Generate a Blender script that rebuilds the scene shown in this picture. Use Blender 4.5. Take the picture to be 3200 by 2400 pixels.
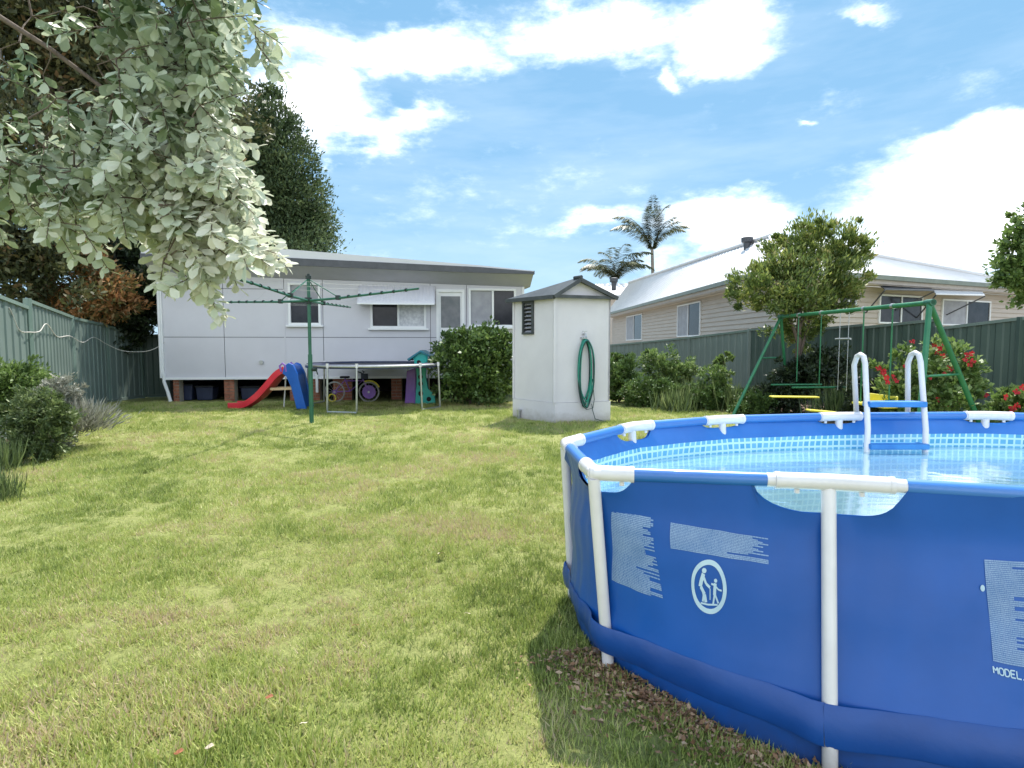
import bpy, math, random
import numpy as np
from mathutils import Vector, Matrix
R = math.radians
rnd = random.Random(7); rng = np.random.default_rng(7)
for o in list(bpy.data.objects): bpy.data.objects.remove(o)
scene = bpy.context.scene
# ------------------------------------------------------------------ camera
FPX, CH, PITCH = 1800.0, 1.24, math.atan(120 / 1800.0)
cd = bpy.data.cameras.new('camera'); cam = bpy.data.objects.new('camera', cd)
scene.collection.objects.link(cam); scene.camera = cam
cam.location = (0, 0, CH); cam.rotation_euler = (R(90) - PITCH, 0, 0)
cd.sensor_width = 36; cd.lens = 36 * FPX / 3200; cd.clip_start = .05; cd.clip_end = 2000
CP, SP = math.cos(PITCH), math.sin(PITCH)
def ray(px, py):
    u = (px - 1600) / FPX; v = -(py - 1200) / FPX
    return Vector((u, CP + v * SP, -SP + v * CP))
def G(px, py, z=0.0):
    d = ray(px, py); t = (z - CH) / d.z
    return Vector((d.x * t, d.y * t, z))
def V(px, py, Y):
    d = ray(px, py); t = Y / d.y
    return Vector((d.x * t, Y, CH + d.z * t))
def PX(p):
    dy, dz = p[1], p[2] - CH
    dep = dy * CP - dz * SP; up = dy * SP + dz * CP
    return 1600 + FPX * p[0] / dep, 1200 - FPX * up / dep
# ------------------------------------------------------------------ sun, sky, exposure
SUN_EL, SUN_AZ = R(60), R(22)          # azimuth from +Y towards +X
sunv = Vector((math.sin(SUN_AZ) * math.cos(SUN_EL), math.cos(SUN_AZ) * math.cos(SUN_EL), math.sin(SUN_EL)))
ld = bpy.data.lights.new('sun', 'SUN'); ld.energy = 2.9; ld.angle = R(1.0); ld.color = (1, .955, .88)
so = bpy.data.objects.new('sun', ld); scene.collection.objects.link(so)
so.rotation_euler = sunv.to_track_quat('Z', 'Y').to_euler(); so.location = (0, 0, 30)
scene.view_settings.view_transform = 'Standard'; scene.view_settings.look = 'None'
scene.view_settings.gamma = 1; scene.view_settings.use_curve_mapping = False
scene.view_settings.exposure = 1.45
w = bpy.data.worlds.new('World'); scene.world = w; w.use_nodes = True
nt = w.node_tree; nt.nodes.clear()
def N(t, typ, **kw):
    n = t.nodes.new(typ)
    for k, v in kw.items():
        if k in n.inputs.keys(): n.inputs[k].default_value = v
        else: setattr(n, k, v)
    return n
def mathn(t, op, a, b=None, c=None, clamp=False):
    n = t.nodes.new('ShaderNodeMath'); n.operation = op; n.use_clamp = clamp
    for i, v in enumerate((a, b, c)):
        if v is None: continue
        if isinstance(v, (int, float)): n.inputs[i].default_value = v
        else: t.links.new(v, n.inputs[i])
    return n.outputs[0]
def mixc(t, fac, a, b, mode='MIX'):
    n = t.nodes.new('ShaderNodeMix'); n.data_type = 'RGBA'; n.blend_type = mode; n.clamp_factor = True
    if isinstance(fac, (int, float)): n.inputs[0].default_value = fac
    else: t.links.new(fac, n.inputs[0])
    for i, v in ((6, a), (7, b)):
        if isinstance(v, tuple): n.inputs[i].default_value = v if len(v) == 4 else (*v, 1)
        else: t.links.new(v, n.inputs[i])
    return n.outputs[2]
sky = nt.nodes.new('ShaderNodeTexSky'); sky.sky_type = 'NISHITA'; sky.sun_disc = False
sky.sun_elevation = SUN_EL; sky.sun_rotation = SUN_AZ; sky.air_density = 1.0; sky.dust_density = .6; sky.ozone_density = 1.2
tc = nt.nodes.new('ShaderNodeTexCoord'); gen = tc.outputs['Generated']
noi = N(nt, 'ShaderNodeTexNoise', Scale=3.2, Detail=8.0, Roughness=.62)
mp0 = nt.nodes.new('ShaderNodeMapping'); mp0.inputs['Scale'].default_value = (1, 1, 2.3); mp0.inputs['Location'].default_value = (3.1, 1.7, .4)
nt.links.new(gen, mp0.inputs['Vector']); nt.links.new(mp0.outputs[0], noi.inputs['Vector'])
fine = N(nt, 'ShaderNodeTexNoise', Scale=14.0, Detail=7.0, Roughness=.65)
nt.links.new(mp0.outputs[0], fine.inputs['Vector'])
wisp = N(nt, 'ShaderNodeTexNoise', Scale=2.2, Detail=6.0, Roughness=.6)
mp1 = nt.nodes.new('ShaderNodeMapping'); mp1.inputs['Scale'].default_value = (1, 1, 5); mp1.inputs['Rotation'].default_value = (0, R(18), 0)
nt.links.new(gen, mp1.inputs['Vector']); nt.links.new(mp1.outputs[0], wisp.inputs['Vector'])
wcol = N(nt, 'ShaderNodeTexNoise', Scale=5.0, Detail=7.0, Roughness=.6); nt.links.new(mp0.outputs[0], wcol.inputs['Vector'])
wsub = N(nt, 'ShaderNodeVectorMath', operation='SUBTRACT'); nt.links.new(wcol.outputs['Color'], wsub.inputs[0]); wsub.inputs[1].default_value = (.5, .5, .5)
wscl = N(nt, 'ShaderNodeVectorMath', operation='SCALE'); nt.links.new(wsub.outputs[0], wscl.inputs[0]); wscl.inputs['Scale'].default_value = .15
wadd = N(nt, 'ShaderNodeVectorMath', operation='ADD'); nt.links.new(gen, wadd.inputs[0]); nt.links.new(wscl.outputs[0], wadd.inputs[1]); wgen = wadd.outputs[0]
# cumulus banks: (px, py, half width px, half height px, tilt) turned into directions
def blob(px, py, a, b, tilt):
    d = ray(px, py).normalized(); d1 = ray(px + a, py).normalized(); d2 = ray(px, py - b).normalized()
    ex = (d1 - d); ra = ex.length; ex.normalize(); ez = (d2 - d); rb = ez.length; ez = (ez - ez.dot(ex) * ex).normalized()
    c, s = math.cos(tilt), math.sin(tilt)
    e1 = ex * c + ez * s; e2 = ez * c - ex * s; e3 = e1.cross(e2)
    sub = N(nt, 'ShaderNodeVectorMath', operation='SUBTRACT'); nt.links.new(wgen, sub.inputs[0]); sub.inputs[1].default_value = d
    tot = None
    for e, r in ((e1, ra), (e2, rb), (e3, .8)):
        dt = N(nt, 'ShaderNodeVectorMath', operation='DOT_PRODUCT'); nt.links.new(sub.outputs[0], dt.inputs[0]); dt.inputs[1].default_value = e / r
        sq = mathn(nt, 'MULTIPLY', dt.outputs['Value'], dt.outputs['Value'])
        tot = sq if tot is None else mathn(nt, 'ADD', tot, sq)
    k = max(.5, min(1, b / 105)); return mathn(nt, 'MULTIPLY', mathn(nt, 'SUBTRACT', 1.0, mathn(nt, 'SQRT', tot)), k)
BL = [(1250, 170, 560, 135, 0), (960, 330, 300, 180, -.1), (1190, 395, 330, 90, .12), (1900, 110, 480, 150, 0), (2250, 100, 240, 150, -.1),
      (2720, 45, 150, 42, 0), (2500, 395, 55, 22, 0), (2960, 640, 620, 270, .18), (2300, 700, 360, 140, 0), (3050, 470, 430, 120, .2),
      (1850, 690, 190, 55, .15), (2500, 860, 800, 200, 0), (1000, 500, 90, 30, -.4), (2130, 215, 60, 70, 0), (3150, 760, 500, 200, 0)]
m = None
for bparm in BL:
    v = blob(*bparm); m = v if m is None else mathn(nt, 'MAXIMUM', m, v)
m = mathn(nt, 'MAXIMUM', m, -1.0)
# away from the photographed patch of sky the same noise carries on as cloud, thickened out of view to raise fill light
sep = nt.nodes.new('ShaderNodeSeparateXYZ'); nt.links.new(gen, sep.inputs[0])
away = mathn(nt, 'MULTIPLY_ADD', sep.outputs['Y'], -1.2, .45, clamp=True)
back = mathn(nt, 'MULTIPLY_ADD', noi.outputs['Fac'], 4.0, -1.6)
m = mathn(nt, 'MAXIMUM', m, mathn(nt, 'MULTIPLY', back, away))
nz = mathn(nt, 'ADD', mathn(nt, 'MULTIPLY_ADD', noi.outputs['Fac'], 1.1, -.55), mathn(nt, 'MULTIPLY_ADD', fine.outputs['Fac'], 1.0, -.5))
dens = mathn(nt, 'ADD', mathn(nt, 'ADD', m, nz), -.24)
mr = N(nt, 'ShaderNodeMapRange'); mr.interpolation_type = 'SMOOTHSTEP'; nt.links.new(dens, mr.inputs['Value'])
mr.inputs['From Min'].default_value = -.2; mr.inputs['From Max'].default_value = .95
wm = N(nt, 'ShaderNodeMapRange'); nt.links.new(wisp.outputs['Fac'], wm.inputs['Value'])
wm.inputs['From Min'].default_value = .42; wm.inputs['From Max'].default_value = .85; wm.inputs['To Max'].default_value = .3
skyc = mixc(nt, .8, sky.outputs[0], (1.3, 3.05, 4.8))
hz = mathn(nt, 'POWER', mathn(nt, 'SUBTRACT', 1.0, mathn(nt, 'ABSOLUTE', sep.outputs['Z'])), 6.0)
skyc = mixc(nt, mathn(nt, 'MULTIPLY', hz, .45), skyc, (4.9, 6.4, 7.4))
c1 = mixc(nt, wm.outputs[0], skyc, (7.5, 8.2, 8.8))
c2 = mixc(nt, mr.outputs[0], c1, (17.5, 17.7, 18.0))
bg = nt.nodes.new('ShaderNodeBackground'); bg.inputs['Strength'].default_value = .067
nt.links.new(c2, bg.inputs['Color']); ow = nt.nodes.new('ShaderNodeOutputWorld'); nt.links.new(bg.outputs[0], ow.inputs[0])

# ------------------------------------------------------------------ materials
def mat(name, c1, c2=None, rough=.6, metal=0, scale=8, detail=5, bump=0, bscale=None, spec=.5, transl=0, attr=None, ramp=None, coat=0, stretch=None, fac=(.35, .65)):
    m = bpy.data.materials.new(name); m.use_nodes = True; t = m.node_tree; p = t.nodes['Principled BSDF']; out = t.nodes['Material Output']
    p.inputs['Roughness'].default_value = rough; p.inputs['Metallic'].default_value = metal; p.inputs['Specular IOR Level'].default_value = spec
    p.inputs['Coat Weight'].default_value = coat
    tcn = t.nodes.new('ShaderNodeTexCoord'); vec = tcn.outputs['Object']
    if stretch:
        mp = t.nodes.new('ShaderNodeMapping'); mp.inputs['Scale'].default_value = stretch; t.links.new(vec, mp.inputs['Vector']); vec = mp.outputs[0]
    col = None
    if attr:
        a = t.nodes.new('ShaderNodeAttribute'); a.attribute_name = attr
        r = t.nodes.new('ShaderNodeValToRGB'); t.links.new(a.outputs['Fac'], r.inputs[0])
        els = ramp or [(0, c1), (1, c2)]
        while len(r.color_ramp.elements) < len(els): r.color_ramp.elements.new(.5)
        for e, (pos, cc) in zip(r.color_ramp.elements, els): e.position = pos; e.color = (*cc, 1)
        col = r.outputs[0]
    elif c2:
        n = N(t, 'ShaderNodeTexNoise', Scale=scale, Detail=detail, Roughness=.6); t.links.new(vec, n.inputs['Vector'])
        mr = N(t, 'ShaderNodeMapRange'); t.links.new(n.outputs['Fac'], mr.inputs['Value']); mr.inputs['From Min'].default_value = fac[0]; mr.inputs['From Max'].default_value = fac[1]
        col = mixc(t, mr.outputs[0], c1, c2)
    if col is not None: t.links.new(col, p.inputs['Base Color'])
    else: p.inputs['Base Color'].default_value = (*c1, 1)
    if bump:
        n2 = N(t, 'ShaderNodeTexNoise', Scale=bscale or scale * 4, Detail=4.0); t.links.new(vec, n2.inputs['Vector'])
        b = t.nodes.new('ShaderNodeBump'); b.inputs['Strength'].default_value = bump; b.inputs['Distance'].default_value = .02
        t.links.new(n2.outputs['Fac'], b.inputs['Height']); t.links.new(b.outputs[0], p.inputs['Normal'])
    if transl:
        tr = t.nodes.new('ShaderNodeBsdfTranslucent')
        if col is not None: t.links.new(col, tr.inputs['Color'])
        else: tr.inputs['Color'].default_value = (*c1, 1)
        ms = t.nodes.new('ShaderNodeMixShader'); ms.inputs[0].default_value = transl
        t.links.new(p.outputs[0], ms.inputs[1]); t.links.new(tr.outputs[0], ms.inputs[2]); t.links.new(ms.outputs[0], out.inputs[0])
    return m
M = {}
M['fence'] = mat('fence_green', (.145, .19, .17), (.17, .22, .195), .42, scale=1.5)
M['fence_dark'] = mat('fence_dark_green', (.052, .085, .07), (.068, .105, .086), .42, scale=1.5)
M['fence_post'] = mat('fence_post_green', (.15, .21, .18), (.18, .25, .21), .4, scale=2)
M['clad'] = mat('painted_fibro', (.57, .56, .6), (.61, .6, .64), .65, scale=1.2, bump=.05, bscale=30)
M['white'] = mat('white_paint', (.74, .75, .76), (.8, .8, .8), .5, scale=5)
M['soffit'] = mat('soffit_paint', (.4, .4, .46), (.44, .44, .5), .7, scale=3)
M['darktrim'] = mat('charcoal_trim', (.055, .058, .066), (.075, .078, .088), .45, scale=6)
M['glass'] = mat('dark_window_glass', (.02, .022, .028), (.04, .04, .05), .12, scale=3, spec=.25)
M['blind'] = mat('grey_blind', (.28, .28, .31), (.36, .36, .39), .6, scale=4)
M['curtain'] = mat('white_curtain', (.45, .46, .5), (.65, .66, .68), .8, scale=14)
M['door'] = mat('screen_door_mesh', (.14, .15, .16), (.2, .2, .21), .6, scale=7)
M['brick'] = mat('red_brick', (.24, .09, .055), (.36, .15, .09), .85, scale=9, bump=.3)
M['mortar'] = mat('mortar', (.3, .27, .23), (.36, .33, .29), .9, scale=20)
M['void'] = mat('underfloor_dark', (.012, .012, .014), (.03, .028, .028), .9, scale=3)  # near-black colour stands in for shade under the floor and inside openings
M['shed'] = mat('shed_paint', (.64, .615, .66), (.7, .675, .72), .6, scale=1.6, bump=.08, bscale=25)
M['shedroof'] = mat('shed_roof_paint', (.04, .046, .05), (.07, .078, .082), .5, scale=6)
M['hose'] = mat('green_hose', (.01, .22, .16), (.02, .33, .24), .32, scale=6)
M['hose_dark'] = mat('dark_hose', (.012, .045, .05), (.02, .07, .07), .35, scale=6)
M['metal'] = mat('galvanised', (.42, .43, .44), (.55, .56, .57), .35, metal=.8, scale=12)
M['hoist'] = mat('hoist_green', (.018, .105, .06), (.03, .14, .085), .35, scale=5)
M['hoist_dark'] = mat('hoist_joint', (.008, .02, .016), (.015, .03, .025), .45, scale=8)
M['wire'] = mat('line_wire', (.25, .3, .28), None, .4)
M['red'] = mat('red_plastic', (.6, .02, .045), (.72, .045, .07), .32, scale=3)
M['blue'] = mat('blue_plastic', (.005, .085, .4), (.01, .12, .5), .32, scale=3)
M['purple'] = mat('purple_plastic', (.2, .09, .42), (.3, .14, .5), .4, scale=5)
M['teal'] = mat('teal_plastic', (.01, .36, .32), (.03, .5, .42), .38, scale=4)
M['tealroof'] = mat('teal_dark_plastic', (.01, .15, .2), (.02, .2, .26), .38, scale=4)
M['timber'] = mat('pale_timber', (.5, .36, .22), (.6, .45, .3), .7, scale=12)
M['black'] = mat('black_vinyl', (.012, .014, .02), (.025, .028, .036), .5, scale=6)
M['bluepad'] = mat('trampoline_pad', (.018, .024, .06), (.03, .04, .09), .5, scale=6)
M['tyre'] = mat('grey_tyre', (.3, .3, .29), (.4, .4, .38), .7, scale=12)
M['yellow'] = mat('yellow_plastic', (.72, .6, .05), (.8, .7, .1), .4, scale=6)
M['board'] = mat('beige_weatherboard', (.46, .395, .335), (.51, .44, .38), .6, scale=1.5, stretch=(1, 1, 6))
M['zinc'] = mat('pale_steel_roof', (.58, .575, .585), (.64, .635, .645), .5, metal=.0, scale=1.2)
M['gutter'] = mat('grey_green_gutter', (.17, .19, .16), (.22, .24, .2), .45, scale=4)
M['eave'] = mat('cream_eave', (.48, .42, .38), (.53, .47, .43), .6, scale=4)
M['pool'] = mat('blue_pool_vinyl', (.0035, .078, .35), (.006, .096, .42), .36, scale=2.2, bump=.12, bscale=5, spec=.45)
M['sleeve'] = mat('blue_sleeve_vinyl', (.02, .15, .5), (.03, .18, .55), .36, scale=2, spec=.7, coat=.35)
M['band'] = mat('blue_inner_band', (.02, .15, .5), (.03, .19, .58), .35, scale=2)
M['belt'] = mat('dark_blue_belt', (.004, .056, .26), (.006, .07, .31), .42, scale=4, bump=.15, bscale=12)
M['pvc'] = mat('white_pool_steel', (.72, .69, .71), (.78, .75, .77), .28, scale=9, coat=.3)
M['print'] = mat('pale_print', (.2, .33, .56), (.27, .4, .62), .5, scale=18)
M['icon'] = mat('icon_print', (.42, .58, .72), (.5, .66, .76), .5, scale=18)
M['ladderblue'] = mat('ladder_tread_blue', (.02, .17, .52), (.04, .24, .6), .4, scale=8)
M['swing'] = mat('swing_green', (.02, .15, .065), (.035, .2, .09), .38, scale=6)
M['soil'] = mat('brown_soil', (.07, .045, .03), (.15, .1, .07), .95, scale=14, bump=.6, bscale=60)
M['ground'] = mat('distant_ground', (.2, .18, .15), (.26, .25, .18), .95, scale=.2)
M['bark'] = mat('grey_brown_bark', (.09, .065, .05), (.17, .13, .1), .9, scale=12, bump=.6, stretch=(1, 1, .3))
M['palmbark'] = mat('palm_bark', (.2, .18, .15), (.3, .27, .23), .9, scale=10, bump=.3)
M['stone'] = mat('pale_wire', (.5, .47, .43), (.6, .58, .54), .7, scale=10)
M['leaf_pale'] = mat('pale_leaf', None, None, .5, attr='rnd', transl=.3, ramp=[(0, (.06, .1, .035)), (.2, (.17, .23, .1)), (.42, (.4, .46, .31)), (.75, (.64, .68, .54)), (1, (.74, .73, .62))])
M['leaf_olive'] = mat('olive_leaf', None, None, .6, attr='rnd', transl=.25, ramp=[(0, (.03, .04, .016)), (.5, (.08, .09, .032)), (.85, (.16, .145, .055)), (1, (.26, .15, .07))])
M['leaf_conifer'] = mat('conifer_leaf', None, None, .6, attr='rnd', transl=.15, ramp=[(0, (.025, .05, .018)), (.6, (.07, .11, .035)), (1, (.16, .2, .07))])
M['leaf_copper'] = mat('copper_leaf', None, None, .55, attr='rnd', transl=.35, ramp=[(0, (.08, .1, .035)), (.35, (.2, .17, .06)), (.6, (.42, .2, .08)), (.85, (.58, .28, .12)), (1, (.68, .5, .34))])
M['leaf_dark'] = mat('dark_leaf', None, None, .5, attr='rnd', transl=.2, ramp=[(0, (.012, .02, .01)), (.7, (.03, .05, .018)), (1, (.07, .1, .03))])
M['leaf_bush'] = mat('glossy_bush_leaf', None, None, .42, attr='rnd', transl=.22, ramp=[(0, (.04, .075, .02)), (.6, (.1, .17, .04)), (1, (.22, .3, .09))])
M['leaf_yellow'] = mat('yellow_green_leaf', None, None, .5, attr='rnd', transl=.35, ramp=[(0, (.05, .085, .025)), (.45, (.14, .2, .045)), (.8, (.32, .36, .09)), (1, (.42, .36, .16))])
M['leaf_fresh'] = mat('fresh_green_leaf', None, None, .5, attr='rnd', transl=.35, ramp=[(0, (.06, .1, .03)), (.6, (.16, .25, .06)), (1, (.34, .42, .16))])
M['leaf_silver'] = mat('silver_leaf', None, None, .6, attr='rnd', transl=.2, ramp=[(0, (.16, .17, .12)), (.6, (.32, .32, .26)), (1, (.45, .43, .38))])
M['leaf_strap'] = mat('strappy_leaf', None, None, .5, attr='rnd', transl=.3, ramp=[(0, (.05, .08, .025)), (.6, (.13, .18, .06)), (1, (.28, .33, .14))])
M['palm'] = mat('palm_leaf', None, None, .5, attr='rnd', transl=.25, ramp=[(0, (.05, .065, .03)), (.6, (.1, .12, .05)), (1, (.2, .22, .1))])
M['flower'] = mat('red_petal', (.4, .006, .014), (.5, .02, .03), .5, scale=20, transl=.25)
M['grass'] = mat('grass_blade', None, None, .5, attr='rnd', transl=.3, ramp=[(0, (.13, .18, .04)), (.3, (.27, .34, .075)), (.6, (.42, .48, .13)), (.8, (.53, .54, .2)), (.93, (.58, .5, .28)), (1, (.52, .39, .27))])
def tone_grass():
    t = M['grass'].node_tree; r = [n_ for n_ in t.nodes if n_.type == 'VALTORGB'][0]
    a = t.nodes.new('ShaderNodeAttribute'); a.attribute_type = 'INSTANCER'; a.attribute_name = 'tone'
    src = [n_ for n_ in t.nodes if n_.type == 'ATTRIBUTE' and n_.attribute_name == 'rnd'][0]
    v = mathn(t, 'ADD', mathn(t, 'MULTIPLY', src.outputs['Fac'], .75), mathn(t, 'MULTIPLY_ADD', a.outputs['Fac'], .85, -.24), clamp=True); t.links.new(v, r.inputs[0])
tone_grass()
M['litter'] = mat('dry_leaf', None, None, .7, attr='rnd', transl=.2, ramp=[(0, (.1, .055, .03)), (.5, (.32, .17, .09)), (1, (.58, .4, .27))])
M['leaf_fallen'] = mat('fallen_leaf_tan', (.5, .4, .3), (.6, .5, .4), .6, scale=30)
M['leaf_fallen_red'] = mat('fallen_leaf_red', (.26, .08, .035), (.34, .13, .06), .6, scale=30)
def low_tint(m, z0, z1, col, amt=.6):  # mixes a noisy tint into the base colour, stronger lower down
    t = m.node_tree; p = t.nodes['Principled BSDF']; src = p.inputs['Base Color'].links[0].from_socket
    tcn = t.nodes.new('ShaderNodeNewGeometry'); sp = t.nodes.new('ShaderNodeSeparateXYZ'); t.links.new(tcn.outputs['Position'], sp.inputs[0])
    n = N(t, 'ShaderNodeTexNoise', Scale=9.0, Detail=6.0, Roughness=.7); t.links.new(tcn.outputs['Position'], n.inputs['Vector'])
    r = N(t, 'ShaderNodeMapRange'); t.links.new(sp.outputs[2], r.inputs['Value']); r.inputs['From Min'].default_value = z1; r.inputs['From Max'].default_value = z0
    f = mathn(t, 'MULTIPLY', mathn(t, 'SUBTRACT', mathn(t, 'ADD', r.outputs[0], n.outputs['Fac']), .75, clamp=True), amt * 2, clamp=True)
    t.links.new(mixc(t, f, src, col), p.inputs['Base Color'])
low_tint(M['pool'], -.12, .16, (.03, .028, .03), .4); low_tint(M['shed'], 0, .25, (.3, .26, .2), .4); low_tint(M['pvc'], -.12, .1, (.3, .25, .2), .5)
def lawn_mat():
    m = bpy.data.materials.new('lawn_ground'); m.use_nodes = True; t = m.node_tree; p = t.nodes['Principled BSDF']
    tcn = t.nodes.new('ShaderNodeTexCoord'); v = tcn.outputs['Object']
    a = N(t, 'ShaderNodeTexNoise', Scale=.8, Detail=6.0, Roughness=.6); t.links.new(v, a.inputs['Vector'])
    b = N(t, 'ShaderNodeTexNoise', Scale=28.0, Detail=6.0, Roughness=.75); t.links.new(v, b.inputs['Vector'])
    c = N(t, 'ShaderNodeTexNoise', Scale=3.1, Detail=4.0); t.links.new(v, c.inputs['Vector'])
    def rg(o, lo, hi):
        r = N(t, 'ShaderNodeMapRange'); t.links.new(o, r.inputs['Value']); r.inputs['From Min'].default_value = lo; r.inputs['From Max'].default_value = hi; return r.outputs[0]
    col = mixc(t, rg(b.outputs['Fac'], .35, .65), (.16, .175, .055), (.31, .335, .115))
    col = mixc(t, mathn(t, 'MULTIPLY', rg(a.outputs['Fac'], .45, .7), .5), col, (.36, .35, .14))
    col = mixc(t, mathn(t, 'MULTIPLY', rg(c.outputs['Fac'], .58, .72), .35), col, (.36, .28, .17))
    t.links.new(col, p.inputs['Base Color']); p.inputs['Roughness'].default_value = .9; p.inputs['Specular IOR Level'].default_value = .2
    bm_ = t.nodes.new('ShaderNodeBump'); bm_.inputs['Strength'].default_value = .8; bm_.inputs['Distance'].default_value = .03
    t.links.new(b.outputs['Fac'], bm_.inputs['Height']); t.links.new(bm_.outputs[0], p.inputs['Normal'])
    return m
M['lawn'] = lawn_mat()
def liner_mat():
    m = bpy.data.materials.new('mosaic_liner'); m.use_nodes = True; t = m.node_tree; p = t.nodes['Principled BSDF']
    uv = t.nodes.new('ShaderNodeUVMap'); uv.uv_map = 'UVMap'; sp = t.nodes.new('ShaderNodeSeparateXYZ'); t.links.new(uv.outputs[0], sp.inputs[0])
    cell = .042
    fu = mathn(t, 'FRACT', mathn(t, 'DIVIDE', sp.outputs[0], cell)); fv = mathn(t, 'FRACT', mathn(t, 'DIVIDE', sp.outputs[1], cell))
    gu = mathn(t, 'LESS_THAN', fu, .27); gv = mathn(t, 'LESS_THAN', fv, .3); g = mathn(t, 'MAXIMUM', gu, gv)
    vor = N(t, 'ShaderNodeTexWhiteNoise'); vor.noise_dimensions = '2D'
    cb = t.nodes.new('ShaderNodeCombineXYZ'); t.links.new(mathn(t, 'FLOOR', mathn(t, 'DIVIDE', sp.outputs[0], cell)), cb.inputs[0]); t.links.new(mathn(t, 'FLOOR', mathn(t, 'DIVIDE', sp.outputs[1], cell)), cb.inputs[1])
    t.links.new(cb.outputs[0], vor.inputs['Vector'])
    tile = mixc(t, vor.outputs['Value'], (.08, .36, .6), (.2, .52, .74))
    col = mixc(t, g, tile, (.55, .8, .9)); t.links.new(col, p.inputs['Base Color']); p.inputs['Roughness'].default_value = .4
    return m
M['liner'] = liner_mat()
M['pfloor'] = mat('pool_floor_vinyl', (.42, .7, .8), (.52, .8, .86), .5, scale=1.6)
def water_mat():
    m = bpy.data.materials.new('pool_water'); m.use_nodes = True; t = m.node_tree; t.nodes.remove(t.nodes['Principled BSDF']); out = t.nodes['Material Output']
    tr = N(t, 'ShaderNodeBsdfTransparent'); tr.inputs[0].default_value = (.83, .955, .985, 1)
    df = N(t, 'ShaderNodeBsdfDiffuse'); df.inputs[0].default_value = (.5, .8, .88, 1); mx0 = t.nodes.new('ShaderNodeMixShader'); mx0.inputs[0].default_value = .33; t.links.new(tr.outputs[0], mx0.inputs[1]); t.links.new(df.outputs[0], mx0.inputs[2])
    gl = N(t, 'ShaderNodeBsdfGlossy'); gl.inputs['Roughness'].default_value = .12
    tcn = t.nodes.new('ShaderNodeTexCoord'); mp = t.nodes.new('ShaderNodeMapping'); mp.inputs['Scale'].default_value = (.8, 1.5, 1); t.links.new(tcn.outputs['Object'], mp.inputs[0])
    n = N(t, 'ShaderNodeTexNoise', Scale=2.6, Detail=3.0, Distortion=.8); t.links.new(mp.outputs[0], n.inputs['Vector'])
    b = t.nodes.new('ShaderNodeBump'); b.inputs['Strength'].default_value = .22; b.inputs['Distance'].default_value = .03; t.links.new(n.outputs['Fac'], b.inputs['Height'])
    t.links.new(b.outputs[0], gl.inputs['Normal'])
    fr = N(t, 'ShaderNodeFresnel', IOR=1.33); t.links.new(b.outputs[0], fr.inputs['Normal'])
    ms = t.nodes.new('ShaderNodeMixShader'); t.links.new(mathn(t, 'MULTIPLY', fr.outputs[0], .62), ms.inputs[0]); t.links.new(mx0.outputs[0], ms.inputs[1]); t.links.new(gl.outputs[0], ms.inputs[2]); t.links.new(ms.outputs[0], out.inputs[0])
    return m
M['water'] = water_mat()

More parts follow.
